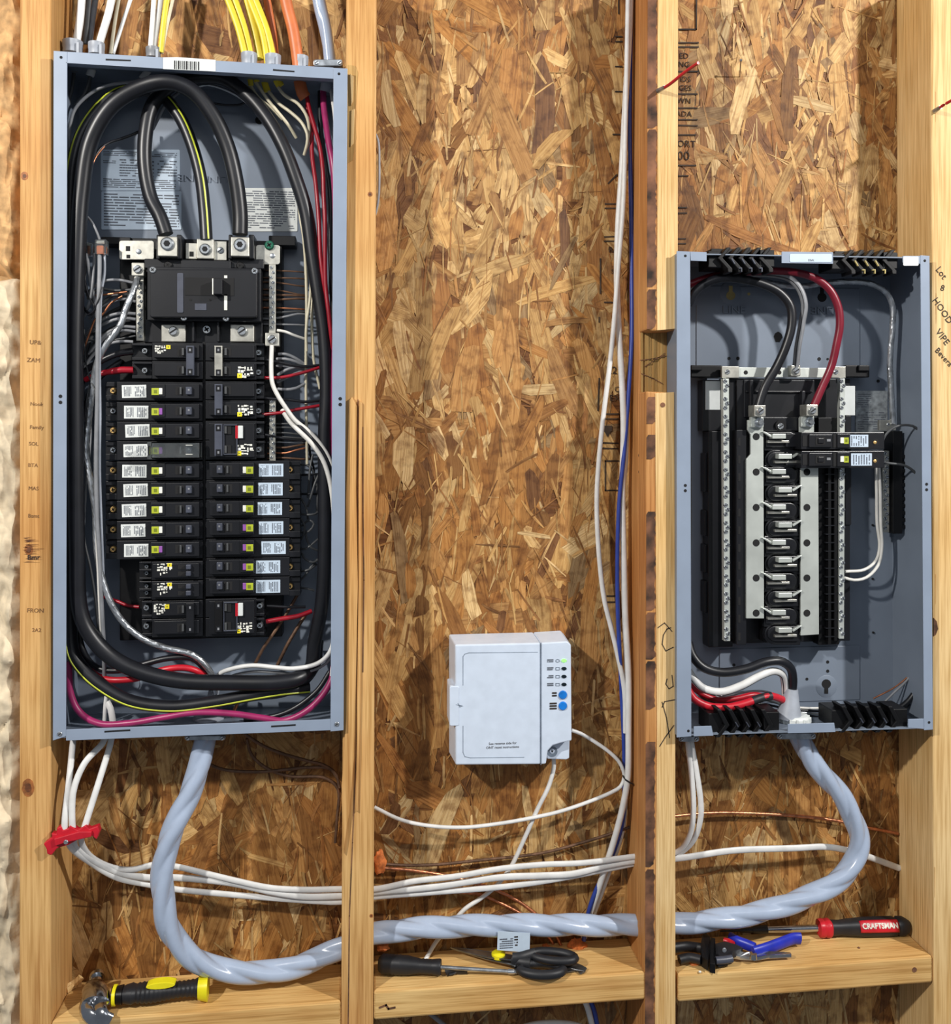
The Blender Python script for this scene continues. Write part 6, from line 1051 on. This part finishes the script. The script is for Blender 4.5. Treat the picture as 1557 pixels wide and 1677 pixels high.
# black cutters
ct = thing('wire_cutter', 'black-handled wire cutter with black jaws at the left of the right board', 'pliers', gp(1160, 1580, z))
for nm, pth, a_, b_ in (('handle', [gp(1100, 1553, z+.010), (gp(1125, 1550, z+.010)), gp(1150, 1553, z+.011)], .007, .006), ('handle', [gp(1112, 1572, z+.007), gp(1128, 1568, z+.009), gp(1148, 1572, z+.010)], .0062, .006)):
    b = MB(); b.tube(pth, .006, n=14, a=a_, b=b_); b.build(nm, M['blackr'], ct, smooth=True)
slab('jaw', [gp(1147, 1560, z+.012), gp(1150, 1541, z+.012), gp(1156, 1539, z+.012), gp(1163, 1546, z+.012), gp(1161, 1566, z+.012), gp(1159, 1585, z+.006), gp(1149, 1579, z+.006)], .004, .010, M['blackd'], ct)
slab('jaw', [gp(1161, 1560, z+.010), gp(1164, 1545, z+.012), gp(1171, 1547, z+.012), gp(1172, 1570, z+.010), gp(1171, 1590, z+.002), gp(1162, 1588, z+.002)], .004, .009, M['blackd'], ct)
slab('pivot_body', [gp(1168, 1552, z+.012), gp(1186, 1547, z+.012), gp(1205, 1552, z+.012), gp(1216, 1558, z+.010), (gp(1200, 1565, z+.010)), gp(1198, 1574, z+.008), gp(1176, 1580, z+.006), gp(1168, 1572, z+.008)], .004, .005, M['blackr'], ct)
screw(ct, 1186, 1556, .005, .003, 'galv', .001, 'pivot_rivet', 'none')
b = MB(); b.tube([gp(1172, 1573, z+.012), gp(1186, 1572, z+.012), gp(1198, 1570, z+.012)], .005, n=12); b.build('stop_bar', M['charcoal'], ct, smooth=True)
# blue needle nose pliers
pl_ = thing('needle_nose_pliers', 'blue-handled needle nose pliers pointing right on the right board', 'pliers', gp(1240, 1570, z))
for pth, a_ in (([gp(1233, 1560, z+.010), gp(1250, 1555, z+.011), gp(1275, 1546, z+.012), gp(1300, 1537, z+.012), gp(1310, 1537, z+.011)], .0085), ([gp(1236, 1553, z+.010), gp(1222, 1547, z+.011), (gp(1208, 1542, z+.012)), gp(1196, 1535, z+.012)], .0075)):
    b = MB(); b.tube(pth, .0055, n=14, a=a_, b=.0052); b.build('handle', M['bluegrip'], pl_, smooth=True)
b = MB(); b.tube([gp(1185, 1540, z+.012), gp(1193, 1542, z+.012), gp(1200, 1546, z+.012)], .0042, n=10); b.build('red_inlay', M['redp'], pl_, smooth=True)
slab('jaw', [gp(1232, 1560, z+.008), gp(1262, 1561, z+.008), gp(1294, 1563, z+.006), gp(1296, 1566, z+.006), gp(1260, 1568, z+.006), gp(1234, 1572, z+.006)], .002, .003, M['steel'], pl_); slab('jaw', [gp(1198, 1560, z+.006), gp(1222, 1563, z+.008), gp(1236, 1561, z+.008), gp(1236, 1571, z+.006), gp(1212, 1570, z+.005), gp(1197, 1567, z+.005)], .002, .003, M['zinc'], pl_)
b = MB(); c_ = gp(1233, 1566, z+.010); b.lathe(c_-U*.003, c_+U*.004, [(0, .0055), (1, .005)], 16); b.build('pivot', M['steel'], pl_, smooth=True)
for k, (x, y, zz, lb_) in enumerate(((1146, 1591, Z3, 'white paint chip near the cutter jaws on the right board'), (1406, 1552, Z3, 'dark crumb in the middle of the right board'), (690, 1590, Z2, 'white crumb beside the screwdriver handle'))):
    c_ = gp(x, y, zz+.0012); b = MB(); b.lathe(c_-U*.001, c_+U*.001, [(0, .0018), (.6, .002), (1, .0008)], 6); tag(b.build('debris_crumb', M['wht' if k != 1 else 'bark'], None), lb_, 'debris')
b = MB(); b.tube([gp(108, 1618, Z1+.004), gp(118, 1612, Z1+.006), gp(126, 1607, Z1+.010), gp(133, 1600, Z1+.016)], .0018, n=6, a=.005); b.tube([gp(110, 1622, Z1+.003), gp(122, 1614, Z1+.004), gp(134, 1611, Z1+.004)], .0012, n=6, a=.004); tag(b.build('wood_sliver', M['pine_pale'], None), 'curled wood sliver behind the hammer at the left stud', 'wood sliver')
